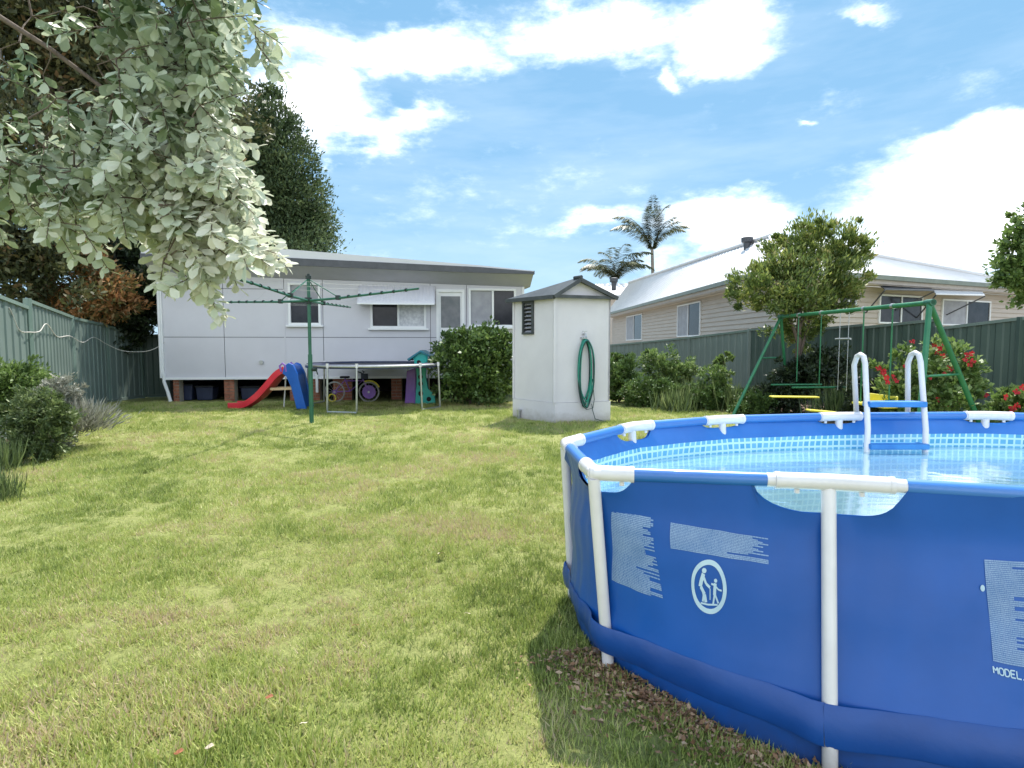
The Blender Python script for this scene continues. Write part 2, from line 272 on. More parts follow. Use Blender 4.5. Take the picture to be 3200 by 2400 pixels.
# ------------------------------------------------------------------ object helpers
def empty(name, label, cat, loc=(0, 0, 0), group=None):
    o = bpy.data.objects.new(name, None); scene.collection.objects.link(o); o.location = loc; o.empty_display_size = .2
    return tag(o, label, cat, group)
def tag(o, label=None, cat=None, group=None, kind=None):
    if label: o['label'] = label
    if cat: o['category'] = cat
    if group: o['group'] = group
    if kind: o['kind'] = kind
    return o
def woff(o):
    v = Vector((0, 0, 0))
    while o: v = v + o.location; o = o.parent
    return v
class MB:
    def __init__(s): s.v = []; s.f = []; s.uv = None
    def add(s, vs, fs):
        n = len(s.v); s.v += [tuple(p) for p in vs]; s.f += [tuple(i + n for i in f) for f in fs]; return s
    def box(s, c, size, ax=None):
        hx, hy, hz = size[0] / 2, size[1] / 2, size[2] / 2; c = Vector(c)
        ex, ey, ez = ax or (Vector((1, 0, 0)), Vector((0, 1, 0)), Vector((0, 0, 1)))
        vs = [c + ex * (i * hx) + ey * (j * hy) + ez * (k * hz) for i in (-1, 1) for j in (-1, 1) for k in (-1, 1)]
        return s.add(vs, [(0, 1, 3, 2), (4, 6, 7, 5), (0, 4, 5, 1), (2, 3, 7, 6), (0, 2, 6, 4), (1, 5, 7, 3)])
    def beam(s, a, b, w, h, up=(0, 0, 1)):
        a = Vector(a); b = Vector(b); d = b - a; L = d.length; d.normalize(); up = Vector(up)
        x = d.cross(up)
        if x.length < 1e-4: x = d.cross(Vector((0, 1, 0)))
        x.normalize(); y = x.cross(d)
        return s.box((a + b) / 2, (w, L, h), (x, d, y))
    def tube(s, pts, r, n=10, closed=False, caps=True):
        pts = [Vector(p) for p in pts]; L = len(pts); rr = r if isinstance(r, (list, tuple)) else [r] * L
        rings = []; prev = None
        for i, p in enumerate(pts):
            if closed: d = pts[(i + 1) % L] - pts[i - 1]
            else: d = pts[min(i + 1, L - 1)] - pts[max(i - 1, 0)]
            if d.length < 1e-7: d = Vector((0, 0, 1))
            d.normalize()
            if prev is None:
                u = d.cross(Vector((0, 0, 1)))
                if u.length < .05: u = d.cross(Vector((0, 1, 0)))
            else: u = prev - d * prev.dot(d)
            u.normalize(); prev = u; w_ = d.cross(u)
            rings.append([p + (u * math.cos(2 * math.pi * k / n) + w_ * math.sin(2 * math.pi * k / n)) * rr[i] for k in range(n)])
        vs = [q for g in rings for q in g]; fs = []
        for i in range(L if closed else L - 1):
            j = (i + 1) % L
            for k in range(n): fs.append((i * n + k, i * n + (k + 1) % n, j * n + (k + 1) % n, j * n + k))
        if caps and not closed: fs += [tuple(range(n - 1, -1, -1)), tuple((L - 1) * n + k for k in range(n))]
        return s.add(vs, fs)
    def prism(s, poly, depth):      # poly: list of 3D points (planar), extruded by vector
        n = len(poly); depth = Vector(depth); vs = [Vector(p) for p in poly] + [Vector(p) + depth for p in poly]
        return s.add(vs, [tuple(range(n)), tuple(range(2 * n - 1, n - 1, -1))] + [(i, i + n, (i + 1) % n + n, (i + 1) % n) for i in range(n)])
    def lathe(s, c, prof, n=24):    # prof: [(r,z)]
        vs = []; fs = []; c = Vector(c)
        for r, z in prof: vs += [c + Vector((r * math.cos(2 * math.pi * k / n), r * math.sin(2 * math.pi * k / n), z)) for k in range(n)]
        for i in range(len(prof) - 1):
            for k in range(n): fs.append((i * n + k, i * n + (k + 1) % n, (i + 1) * n + (k + 1) % n, (i + 1) * n + k))
        return s.add(vs, fs)
    def build(s, name, m, parent=None, smooth=False, bevel=0, label=None, cat=None, group=None, kind=None, attr=None):
        off = woff(parent) if parent else Vector((0, 0, 0))
        me = bpy.data.meshes.new(name)
        if off.length > 0:
            vv = [(a - off.x, b - off.y, c - off.z) for a, b, c in s.v]
        else: vv = s.v
        me.from_pydata(vv, [], s.f); me.update()
        if smooth:
            me.polygons.foreach_set('use_smooth', [True] * len(me.polygons))
            try: me.set_sharp_from_angle(angle=R(42))
            except Exception: pass
        me.materials.append(m)
        o = bpy.data.objects.new(name, me); scene.collection.objects.link(o)
        if parent: o.parent = parent
        if bevel:
            bv = o.modifiers.new('bevel', 'BEVEL'); bv.width = bevel; bv.segments = 2; bv.limit_method = 'ANGLE'
        return tag(o, label, cat, group, kind)
def npmesh(name, verts, faces, m, parent=None, attrs=None, label=None, cat=None, group=None, kind=None, smooth=False):
    """verts (n,3) array, faces (k,q) int array, attrs per-face float"""
    off = woff(parent) if parent else Vector((0, 0, 0))
    verts = np.asarray(verts, float) - np.array(off)
    me = bpy.data.meshes.new(name); nf, q = faces.shape
    me.vertices.add(len(verts)); me.vertices.foreach_set('co', verts.astype(np.float32).ravel())
    me.loops.add(nf * q); me.loops.foreach_set('vertex_index', faces.astype(np.int32).ravel())
    me.polygons.add(nf); me.polygons.foreach_set('loop_start', np.arange(0, nf * q, q, dtype=np.int32)); me.polygons.foreach_set('loop_total', np.full(nf, q, dtype=np.int32))
    me.update(calc_edges=True)
    if attrs is not None:
        a = me.attributes.new('rnd', 'FLOAT', 'FACE'); a.data.foreach_set('value', np.asarray(attrs, dtype=np.float32))
    if smooth: me.polygons.foreach_set('use_smooth', [True] * nf)
    me.materials.append(m); o = bpy.data.objects.new(name, me); scene.collection.objects.link(o)
    if parent: o.parent = parent
    return tag(o, label, cat, group, kind)
# leaf templates: (verts (n,3) with length along +y, width x, normal z ; quads)
LEAF4 = (np.array([(0, 0, 0), (.5, .45, .06), (0, 1, 0), (-.5, .45, .06)]), np.array([(0, 1, 2, 3)]))
LEAFB = (np.array([(0, 0, 0), (.3, .3, .05), (.5, .68, .07), (.22, .95, .02), (0, 1, -.03), (-.22, .95, .02), (-.5, .68, .07), (-.3, .3, .05), (0, .35, 0), (0, .7, 0)]),
         np.array([(0, 1, 8, 8), (0, 8, 7, 7), (1, 2, 9, 8), (8, 9, 6, 7), (2, 3, 4, 9), (9, 4, 5, 6)]))
BLADE = (np.array([(-.5, 0, 0), (.5, 0, 0), (.38, .55, .05), (-.38, .55, .05), (.0, 1, .2), (-.0, 1, .2)]), np.array([(0, 1, 2, 3), (3, 2, 4, 5)]))
def leafcloud(pos, dirv, nrm, length, width, tmpl=LEAF4):
    """arrays: pos (n,3) dirv (n,3) nrm(n,3) length(n) width(n)"""
    T, F = tmpl; n = len(pos)
    y = dirv / (np.linalg.norm(dirv, axis=1, keepdims=True) + 1e-9)
    x = np.cross(y, nrm); x /= (np.linalg.norm(x, axis=1, keepdims=True) + 1e-9); z = np.cross(x, y)
    vs = pos[:, None, :] + T[None, :, 0, None] * x[:, None, :] * width[:, None, None] + T[None, :, 1, None] * y[:, None, :] * length[:, None, None] + T[None, :, 2, None] * z[:, None, :] * length[:, None, None]
    fs = F[None] + (np.arange(n) * len(T))[:, None, None]
    return vs.reshape(-1, 3), fs.reshape(-1, F.shape[1]), len(F)
def fixq(F):   # drop degenerate quads' duplicate index -> keep quads only (LEAFB uses repeated ids, turned to tris by validate)
    return F
LEAFB = (LEAFB[0], np.array([(0, 1, 8, 7), (1, 2, 9, 8), (8, 9, 6, 7), (2, 3, 4, 9), (9, 4, 5, 6)]))
def unit(n):
    v = rng.normal(size=(n, 3)); return v / np.linalg.norm(v, axis=1, keepdims=True)
def crown(name, m, parent, blobs, n, size, asp=.5, lump=.35, up=.3, rnd_bias=None, kind='stuff', clumps=None, shell=.55, hang=0.0):
    """foliage: leaf-sized faces gathered in clumps through the volume of several ellipsoids [(c,(rx,ry,rz)),...]"""
    vol = np.array([b[1][0] * b[1][1] * b[1][2] for b in blobs]) ** .67; vol /= vol.sum()
    nc = clumps or max(20, n // 45)
    bi = rng.choice(len(blobs), nc, p=vol); C = np.array([blobs[i][0] for i in bi], float); S = np.array([blobs[i][1] for i in bi], float)
    u = unit(nc); rad = shell + (1 - shell) * rng.random(nc); rad = np.where(rng.random(nc) < .2, rng.random(nc), rad)
    cc = C + u * S * rad[:, None]
    ci = rng.integers(0, nc, n); cs = (S.mean(axis=1) * lump)[ci] * (.4 + .9 * rng.random(nc)[ci])
    off = unit(n) * (rng.random(n) ** .5)[:, None] * cs[:, None]; off[:, 2] *= .8
    P = cc[ci] + off
    d = unit(n) * .8 + u[ci] * .7 + np.array([0, 0, up]) - np.array([0, 0, hang]); nr = unit(n) + np.array([0, 0, .8])
    L = size * (.6 + .8 * rng.random(n)); vs, fs, k = leafcloud(P, d, nr, L, L * asp)
    rv = np.clip(.5 + (rng.random(nc)[ci] - .5) * .5 + (rng.random(n) - .5) * .6, 0, 1)
    if rnd_bias is not None: rv = np.clip(rv + rnd_bias(P), 0, 1)
    return npmesh(name, vs, fs, m, parent, np.repeat(rv, k), kind=kind)
def trunk(parent, base, top, r, m=None, limbs=(), name='trunk'):
    mb = MB(); base = Vector(base); top = Vector(top); pts = []; rr = []
    for i in range(7):
        t = i / 6; pts.append(base.lerp(top, t) + Vector((rnd.uniform(-1, 1), rnd.uniform(-1, 1), 0)) * r * .5 * (i > 0)); rr.append(r * (1.25 if i == 0 else 1 - .55 * t))
    mb.tube(pts, rr, 9); o = mb.build(name, m or M['bark'], parent, smooth=True)
    for (t0, end) in limbs:
        lb = MB(); s0 = base.lerp(top, t0); e = Vector(end); mid = s0.lerp(e, .5) + Vector((0, 0, .12 * (e - s0).length))
        lb.tube([s0, mid, e], [r * .5, r * .32, r * .12], 7); lb.build('limb', m or M['bark'], parent, smooth=True)
    return o

# ------------------------------------------------------------------ ground
def sstep(t): t = np.clip(t, 0, 1); return t * t * (3 - 2 * t)
def gz(x, y):       # lawn level: falls away a little under the near right of the pool
    return -.12 * sstep((np.asarray(x, float) - .34) / .62) * (1 - sstep((np.asarray(y, float) - 2.3) / 1.4))
def GG(px, py):
    z = 0.0
    for _ in range(12):
        p = G(px, py, z); z = float(gz(p.x, p.y))
    return G(px, py, z)
xs = np.concatenate([np.arange(-14, -2, .5), np.arange(-2, 4, .1), np.arange(4, 16, 1.)])
ys = np.concatenate([[-10, -2], np.arange(0, 4, .1), np.arange(4, 17, .5)])
X, Y = np.meshgrid(xs, ys); Z = gz(X, Y) + .012 * np.sin(X * 1.7 + Y) * np.sin(Y * 1.1 - X * .4) * (np.abs(X) < 9) * (Y < 13) * (Y > .5)
nx, ny = len(xs), len(ys); idx = np.arange(nx * ny).reshape(ny, nx)
fc = np.stack([idx[:-1, :-1], idx[:-1, 1:], idx[1:, 1:], idx[1:, :-1]], -1).reshape(-1, 4)
mb = MB(); mb.add([(-500, -80, -.2), (500, -80, -.2), (500, 700, -.2), (-500, 700, -.2)], [(0, 1, 2, 3)]); mb.build('ground', M['ground'], kind='structure')
npmesh('lawn', np.stack([X, Y, Z], -1).reshape(-1, 3), fc, M['lawn'], kind='structure', smooth=True)

# ------------------------------------------------------------------ fences
def fence_panel(parent, a, b, za, zb, z0, m, name='fence_panel', ribw=.2, depth=.016):
    a = Vector((a[0], a[1], 0)); b = Vector((b[0], b[1], 0)); d = b - a; L = d.length; d.normalize(); n = Vector((d.y, -d.x, 0))
    if n.dot(-a) < 0: n = -n
    k = max(3, int(L / ribw)); s = []; 
    for i in range(k):
        t0 = i / k; s += [(t0, 0), (t0 + .36 / k, 0), (t0 + .46 / k, 1), (t0 + .88 / k, 1)]
    s.append((1, 0)); mb = MB(); vs = []
    for t, o in s:
        p = a + d * (L * t) + n * (o * depth); vs += [Vector((p.x, p.y, z0)), Vector((p.x, p.y, za + (zb - za) * t - .03))]
    mb.add(vs, [(2 * i, 2 * i + 2, 2 * i + 3, 2 * i + 1) for i in range(len(s) - 1)])
    mb.build(name, m, parent)
    rb = MB(); rb.beam(a + n * .012 + Vector((0, 0, za - .025)), b + n * .012 + Vector((0, 0, zb - .025)), .055, .05); rb.build('top_rail', M['fence_post'] if m is M['fence'] else M['fence'], parent)
    rb = MB(); rb.beam(a + n * .012 + Vector((0, 0, z0 + .03)), b + n * .012 + Vector((0, 0, z0 + .03)), .055, .06); rb.build('bottom_rail', m, parent)
def fence_post(parent, p, z1, m):
    mb = MB(); d = Vector((p[0], p[1], 0)).normalized(); mb.box((p[0] - d.x * .02, p[1] - d.y * .02, z1 / 2 - .1), (.075, .075, z1 + .2)); mb.build('fence_post', m, parent, bevel=.004)
LF = [(-140, 870, 6.6, 0), (85, 935, 8.45, 958), (221, 989, 10.8, 987), (330, 1016, 12.4, 1014), (438, 1044, 13.6, 1042)]
fl = empty('boundary_fence', 'sage green steel sheet fence running down the left side of the lawn', 'fence', V(221, 1280, 10.8) * Vector((1, 1, 0)) if False else (V(221, 1280, 10.8).x, 10.8, 0))
for i in range(len(LF) - 1):
    p0 = V(LF[i][0], LF[i][1], LF[i][2]); p1 = V(LF[i + 1][0], LF[i + 1][3], LF[i + 1][2])
    fence_panel(fl, p0, p1, p0.z, p1.z, .02, M['fence'])
for q in LF: p = V(q[0], q[1], q[2]); fence_post(fl, p, p.z + .01, M['fence_post'])
bf = empty('back_fence', 'short shaded sheet fence between left boundary fence and grey house', 'fence', (V(470, 1250, 13.7).x, 13.75, 0))
p0 = V(442, 1046, 13.66); p1 = V(545, 1043, 13.9); fence_panel(bf, p0, p1, p0.z, p1.z, .02, M['fence_dark'])  # darker green puts this fence's shade into its colour
RC = 12.5
def RP(px, top):
    t = (px - 1600) / 1800; Yf = RC / (t + .47); p = V(px, top, Yf); return p
RF = [(1760, 1086, 0), (1903, 1077, 1076), (2007, 1068, 1068), (2154, 1053, 1053), (2342, 1028, 1030), (2520, 1028, 1014), (2700, 1020, 1012), (2925, 1024, 996), (3190, 992, 991), (3500, 965, 960), (4500, 935, 935)]
fr_ = empty('boundary_fence', 'dark green steel sheet fence behind the swing set and right garden bed', 'fence', (RP(2520, 1020).x, RP(2520, 1020).y, 0))
for i in range(len(RF) - 1):
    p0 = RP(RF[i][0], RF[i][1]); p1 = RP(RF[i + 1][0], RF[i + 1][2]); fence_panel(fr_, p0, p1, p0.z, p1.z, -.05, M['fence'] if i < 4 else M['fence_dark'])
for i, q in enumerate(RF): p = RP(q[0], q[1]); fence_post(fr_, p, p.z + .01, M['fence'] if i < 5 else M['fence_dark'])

# ------------------------------------------------------------------ rear house
HO = G(517, 1257); HA = math.atan2(.7, 5.93)
he = Vector((math.cos(HA), math.sin(HA), 0)); hn = Vector((math.sin(HA), -math.cos(HA), 0)); ZU = Vector((0, 0, 1))
def HW(px, py, off=0.0):
    d = ray(px, py); o = HO + hn * off; t = (o - Vector((0, 0, CH))).dot(hn) / d.dot(hn); p = Vector((0, 0, CH)) + d * t
    return (p - HO).dot(he), p.z
def HP(s, z, off=0.0): p = HO + he * s + hn * off; return Vector((p.x, p.y, z))
house = empty('house', 'low grey fibro-clad house on brick piers with flat pale roof at the far end', 'house', (HP(4, 0).x, HP(4, 0).y, 0))
s_end = HW(1634, 1000)[0]; zb = HW(900, 1178)[1]
def ztop(s): 
    s0, z0 = HW(520, 857); s1, z1 = HW(1634, 897); return z0 + (z1 - z0) * (s - s0) / (s1 - s0)
def rect(x0, y0, x1, y1, off=0):
    a = HW(x0, (y0 + y1) / 2, off)[0]; b = HW(x1, (y0 + y1) / 2, off)[0]; mx = (x0 + x1) / 2
    return a, b, HW(mx, y1, off)[1], HW(mx, y0, off)[1]
OPEN = [rect(902, 884, 1003, 1016), rect(1158, 940, 1332, 1026), rect(1364, 905, 1452, 1240), rect(1464, 902, 1612, 1022)]
# cladding sheets, cut round the openings, with narrow joints between them
sb = [0.0, HW(700, 1000)[0], HW(890, 1000)[0], HW(1010, 1000)[0], HW(1345, 1000)[0], HW(1458, 1000)[0], s_end]
zmid = HW(900, 1054)[1]; zl = HW(700, 902)[1]
def clad(sa, sb_, z0, z1fn, th=.02):
    ss = sorted({sa, sb_, *[o[k] for o in OPEN for k in (0, 1) if sa < o[k] < sb_]})
    zs = sorted({z0, 9, *[o[k] for o in OPEN for k in (2, 3) if z0 < o[k] < 9]})
    full = [o for o in OPEN if o[0] <= sa + .08 and o[1] >= sb_ - .08 and o[2] > z0 + .05]
    if full and z1fn(sa) > full[0][3]:
        zc = full[0][3]; clad2(sa, sb_, z0, lambda s: full[0][2], th); clad2(sa, sb_, zc, z1fn, th); return
    clad2(sa, sb_, z0, z1fn, th)
def clad2(sa, sb_, z0, z1fn, th=.02):
    for o in OPEN:
        if sa < o[0] and o[1] < sb_ and o[2] <= z0 + .01 and o[3] >= z1fn(sa): clad2(sa, o[0], z0, z1fn, th); clad2(o[1], sb_, z0, z1fn, th); return
    ss = sorted({sa, sb_, *[o[k] for o in OPEN for k in (0, 1) if sa < o[k] < sb_]})
    zs = sorted({z0, 9, *[o[k] for o in OPEN for k in (2, 3) if z0 < o[k] < 9]})
    mb = MB(); any_ = False
    for a, b in zip(ss[:-1], ss[1:]):
        for c, d in zip(zs[:-1], zs[1:]):
            if any(o[0] - 1e-4 < a and b < o[1] + 1e-4 and o[2] - 1e-4 < c and d < o[3] + 1e-4 for o in OPEN): continue
            ta, tb = min(d, z1fn(a)), min(d, z1fn(b))
            if ta <= c + 1e-3: continue
            mb.prism([HP(a, c), HP(b, c), HP(b, tb), HP(a, ta)], hn * th); any_ = True
    if any_: mb.build('cladding_sheet', M['clad'], house)
for a, b in zip(sb[:-1], sb[1:]):
    g = .006
    clad(a + g, b - g, zb, lambda s: zmid - .006)
    if b <= sb[2] + .01: clad(a + g, b - g, zmid + .006, lambda s: zl - .006); clad(a + g, b - g, zl + .006, ztop)
    else: clad(a + g, b - g, zmid + .006, ztop)
mb = MB(); mb.prism([HP(0, zb + .02, -.03), HP(s_end, zb + .02, -.03), HP(s_end, ztop(s_end), -.03), HP(0, ztop(0), -.03)], -hn * .02)
mb.prism([HP(s_end - .03, zb, -.02), HP(s_end - .03, zb, -7), HP(s_end - .03, ztop(s_end) + .1, -7), HP(s_end - .03, ztop(s_end), -.02)], he * .03)
mb.prism([HP(0, zb, -.02), HP(0, zb, -7), HP(0, ztop(0) + .3, -7), HP(0, ztop(0), -.02)], he * .03)
mb.build('wall_frame', M['darktrim'], house)
for s_ in (0.0, s_end): cs = MB(); cs.beam(HP(s_, zb - .02, .035), HP(s_, ztop(s_), .035), .06, .05, he); cs.build('corner_stop', M['white'], house)
# joint battens (flat cover strips)
for s in (sb[2], ):
    cs = MB(); cs.beam(HP(s, zb, .024), HP(s, zl, .024), .03, .012, hn); cs.build('cover_strip', M['clad'], house)
cs = MB(); cs.beam(HP(.03, zb - .02, .03), HP(s_end - .03, zb - .02, .03), .05, .05); cs.build('bottom_plate', M['white'], house)
def window(o, panes, depth=.05, sill=True, frame=.05):
    s0, s1, z0, z1 = o
    wf = MB()
    for a, b in (((s0, z0 + frame / 2), (s1, z0 + frame / 2)), ((s0, z1 - frame / 2), (s1, z1 - frame / 2))): wf.beam(HP(a[0], a[1], .02), HP(b[0], b[1], .02), frame + .03, frame, ZU)
    for s in (s0 + frame / 2, s1 - frame / 2): wf.beam(HP(s, z0 + frame, .021), HP(s, z1 - frame, .021), frame + .025, frame, he)
    for fr in panes:
        if fr[0] == 'mull': wf.beam(HP(fr[1], z0 + frame, .015), HP(fr[1], z1 - frame, .015), .05, .045, he)
        if fr[0] == 'rail': wf.beam(HP(s0 + frame, fr[1], .015), HP(s1 - frame, fr[1], .015), .05, .05, ZU)
    w_ = wf.build('window', M['white'], house, bevel=.003)
    if sill: sm = MB(); sm.beam(HP(s0 - .05, z0 - .02, .05), HP(s1 + .05, z0 - .02, .05), .1, .04); sm.build('sill', M['white'], w_)
    for fr in panes:
        if fr[0] == 'pane':
            pm = MB(); a, b, c, d = fr[1]; pm.prism([HP(a, c, -.01), HP(b, c, -.01), HP(b, d, -.01), HP(a, d, -.01)], hn * .006); pm.build('pane', fr[2], w_)
o = OPEN[0]; zr1 = HW(950, 940)[1]
window(o, [('rail', zr1), ('pane', (o[0] + .05, o[1] - .05, zr1, o[3] - .05), M['blind']), ('pane', (o[0] + .05, o[1] - .05, o[2] + .05, zr1), M['glass'])])
o = OPEN[1]; sm_ = HW(1245, 980)[0]
window(o, [('mull', sm_), ('pane', (o[0] + .05, sm_, o[2] + .05, o[3] - .05), M['glass']), ('pane', (sm_, o[1] - .05, o[2] + .05, o[3] - .05), M['curtain'])])
o = OPEN[3]; sm_ = HW(1540, 960)[0]
window(o, [('mull', sm_), ('pane', (o[0] + .05, sm_, o[2] + .05, o[3] - .05), M['blind']), ('pane', (sm_, o[1] - .05, o[2] + .05, o[3] - .05), M['glass'])])
# door
o = OPEN[2]; db = MB(); zd = max(o[2], zb)
db.beam(HP(o[0] + .03, zd, .02), HP(o[0] + .03, o[3], .02), .07, .06, he); db.beam(HP(o[1] - .03, zd, .02), HP(o[1] - .03, o[3], .02), .07, .06, he); db.beam(HP(o[0] + .06, o[3] - .03, .02), HP(o[1] - .06, o[3] - .03, .02), .07, .06)
dr = db.build('door', M['white'], house)
a, b, c, d = rect(1378, 926, 1438, 1024); 
pb = MB(); pb.prism([HP(o[0] + .06, zd, -.01), HP(o[1] - .06, zd, -.01), HP(o[1] - .06, o[3] - .06, -.01), HP(o[0] + .06, o[3] - .06, -.01)], hn * .02); pb.build('door_leaf', M['white'], dr)
pb = MB(); pb.prism([HP(a, c, .014), HP(b, c, .014), HP(b, d, .014), HP(a, d, .014)], hn * .004); pb.build('mesh_panel', M['door'], dr)
# metal awning over the kitchen window
a0 = HW(1124, 892)[0]; a1 = HW(1358, 892)[0]; za_ = HW(1240, 892)[1]; zo = HW(1240, 948, .42)[1]
aw = MB(); nrib = 22
vs = []; fs = []
for i in range(nrib * 4 + 1):
    s = a0 + (a1 - a0) * i / (nrib * 4); dz = .008 if (i % 4) in (1, 2) else 0
    vs += [HP(s, za_ + dz, .03), HP(s, zo + .06 + dz, .40), HP(s, zo + dz * .3, .42)]
for i in range(nrib * 4): fs += [(3 * i, 3 * i + 1, 3 * i + 4, 3 * i + 3), (3 * i + 1, 3 * i + 2, 3 * i + 5, 3 * i + 4)]
aw.add(vs, fs); awn = aw.build('window_awning', M['clad'], house)
for s_, q_ in ((a0, -.01), (a1, .01)): cm = MB(); cm.prism([HP(s_, za_, .03), HP(s_, zo, .42), HP(s_, zo, .03)], he * q_); cm.build('awning_cheek', M['clad'], awn)
cm = MB(); cm.beam(HP(a0, zo - .01, .425), HP(a1, zo - .01, .425), .03, .035); cm.build('awning_edge', M['white'], awn)
# roof: fascia strips, soffit, roof sheet
FO = .55
def fas(line, off=FO): return [(HW(x, y, off)) for x, y in line]
top = fas([(440, 774), (900, 779), (1500, 829), (1668, 846)]); mid = fas([(440, 792), (900, 806), (1500, 835), (1668, 849)]); bot = fas([(440, 814), (900, 829), (1500, 853), (1668, 857)])
rf = MB()
for i in range(3): rf.prism([HP(mid[i][0], mid[i][1] + .002, FO), HP(mid[i + 1][0], mid[i + 1][1] + .002, FO), HP(top[i + 1][0], top[i + 1][1], FO), HP(top[i][0], top[i][1], FO)], -hn * 8.6)
roof = rf.build('roof', M['zinc'], house)
rf = MB()
for i in range(3): rf.prism([HP(bot[i][0], bot[i][1], FO + .03), HP(bot[i + 1][0], bot[i + 1][1], FO + .03), HP(mid[i + 1][0], mid[i + 1][1], FO + .03), HP(mid[i][0], mid[i][1], FO + .03)], -hn * .05)
rf.build('gutter', M['darktrim'], roof)  # dark strip paints in the shaded underside of the roof edge
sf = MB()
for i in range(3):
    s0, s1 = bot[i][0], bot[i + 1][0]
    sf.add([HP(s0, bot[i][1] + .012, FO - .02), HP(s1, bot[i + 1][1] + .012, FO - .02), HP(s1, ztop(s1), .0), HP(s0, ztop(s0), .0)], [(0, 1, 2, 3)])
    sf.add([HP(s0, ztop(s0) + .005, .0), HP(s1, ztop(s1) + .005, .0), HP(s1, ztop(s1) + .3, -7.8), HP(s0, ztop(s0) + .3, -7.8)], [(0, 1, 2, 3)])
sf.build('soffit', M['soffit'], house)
s1 = bot[3][0]; se = MB(); se.prism([HP(s1, bot[3][1], FO), HP(s1, top[3][1], FO), HP(s1, top[3][1] + .3, -7.8), HP(s1, bot[3][1] + .25, -7.8)], he * .02); se.build('end_fascia', M['darktrim'], roof)
# underfloor: piers of bricks, dark backing, stored clutter
def pier(x0, x1, ybase=1256, back=0.02, brick=True):
    sa = HW(x0, 1210, -back)[0]; sb2 = HW(x1, 1210, -back)[0]; mb = MB(); core = MB()
    core.box((HP((sa + sb2) / 2, zb / 2 - .02, -back - .115)), (abs(sb2 - sa) - .01, .2, zb - .02), (he, hn, ZU))
    nrow = 7; hrow = (zb - .03) / nrow; nb = max(1, round((sb2 - sa) / .23)); bw = (sb2 - sa) / nb
    for r_ in range(nrow):
        sh = 0 if r_ % 2 == 0 else -.5
        for k in range(nb + (1 if sh else 0)):
            u0 = max(sa, sa + (k + sh) * bw); u1 = min(sb2, sa + (k + 1 + sh) * bw)
            if u1 - u0 < .03: continue
            mb.box(HP((u0 + u1) / 2, (r_ + .5) * hrow, -back - .11 + rnd.uniform(0, .004)), (u1 - u0 - .012, .23, hrow - .012), (he, hn, ZU))
    pr = mb.build('brick_pier', M['brick'], house, kind='stuff'); core.build('mortar_core', M['mortar'], pr)
for a, b in ((541, 560), (700, 733), (905, 1000), (1040, 1100), (1222, 1256), (1440, 1475)): pier(a, b)
vb = MB(); vb.box(HP(s_end / 2, zb / 2, -2.6), (s_end, .05, zb + .3), (he, hn, ZU)); vb.box(HP(.05, zb / 2, -1.4), (.05, 2.4, zb + .3), (he, hn, ZU)); vb.build('underfloor_shade_backing', M['void'], house)
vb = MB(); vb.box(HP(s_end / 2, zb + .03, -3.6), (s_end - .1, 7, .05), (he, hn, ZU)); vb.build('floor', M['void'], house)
dp = MB(); q = [HP(.02, zb + .1, .07), HP(.02, zb - .08, .07), HP(.1, zb - .3, .1), HP(.16, .02, .12)]; dp.tube(q, .035, 8); dp.tube([HP(-.03, ztop(0), .07), HP(-.03, zb, .07)], .03, 8); dp.build('downpipe', M['white'], house, smooth=True)
q = rect(985, 1168, 1000, 1226); dp = MB(); dp.beam(HP(q[0] + .05, q[2], .03), HP(q[0] + .05, q[3], .03), .09, .05, he); dp.build('white_downpipe', M['white'], house)
q = HW(818, 1132); vn = MB(); vn.tube([HP(q[0], q[1], .02), HP(q[0], q[1], .06)], .045, 10); vn.build('wall_vent', M['metal'], house)
# clutter stored under the floor
for i, (px, w_, h_, lab) in enumerate(((590, .32, .34, 'leftmost dark tub under the house beside the corner brick pier'), (650, .38, .3, 'dark lidded tub under the house just left of the second brick pier'), (790, .42, .28, 'dark tub in shade under the house behind the red slide'))):
    s = HW(px, 1230, -.5)[0]; t = empty('storage_tub', lab, 'tub', tuple(HP(s, 0, -.5)))
    mb = MB(); mb.prism([HP(s - w_ / 2 * .85, .01, -.3), HP(s + w_ / 2 * .85, .01, -.3), HP(s + w_ / 2, h_, -.3), HP(s - w_ / 2, h_, -.3)], -hn * .35); mb.build('tub', M['bluepad'], t, bevel=.02)
    mb = MB(); mb.box(HP(s, h_ + .02, -.475), (w_ + .03, .39, .03), (he, hn, ZU)); mb.build('lid', M['black'], t, bevel=.008)

# ------------------------------------------------------------------ neighbour's house
nb = empty('house', 'beige weatherboard house with pale steel hip roof beyond the right fence', 'house', (9, 20, 0))
def NC(px, py, z): # point on eave height
    d = ray(px, py); t = (z - CH) / d.z; return Vector((d.x * t, d.y * t, z))
ZE = 3.3; ZR = 4.85
E0 = NC(2420, 835, ZE); EL = NC(1903, 978, ZE); ER = NC(3260, 899, ZE); AP = NC(2405, 742, ZR); AL = NC(1965, 886, ZR)
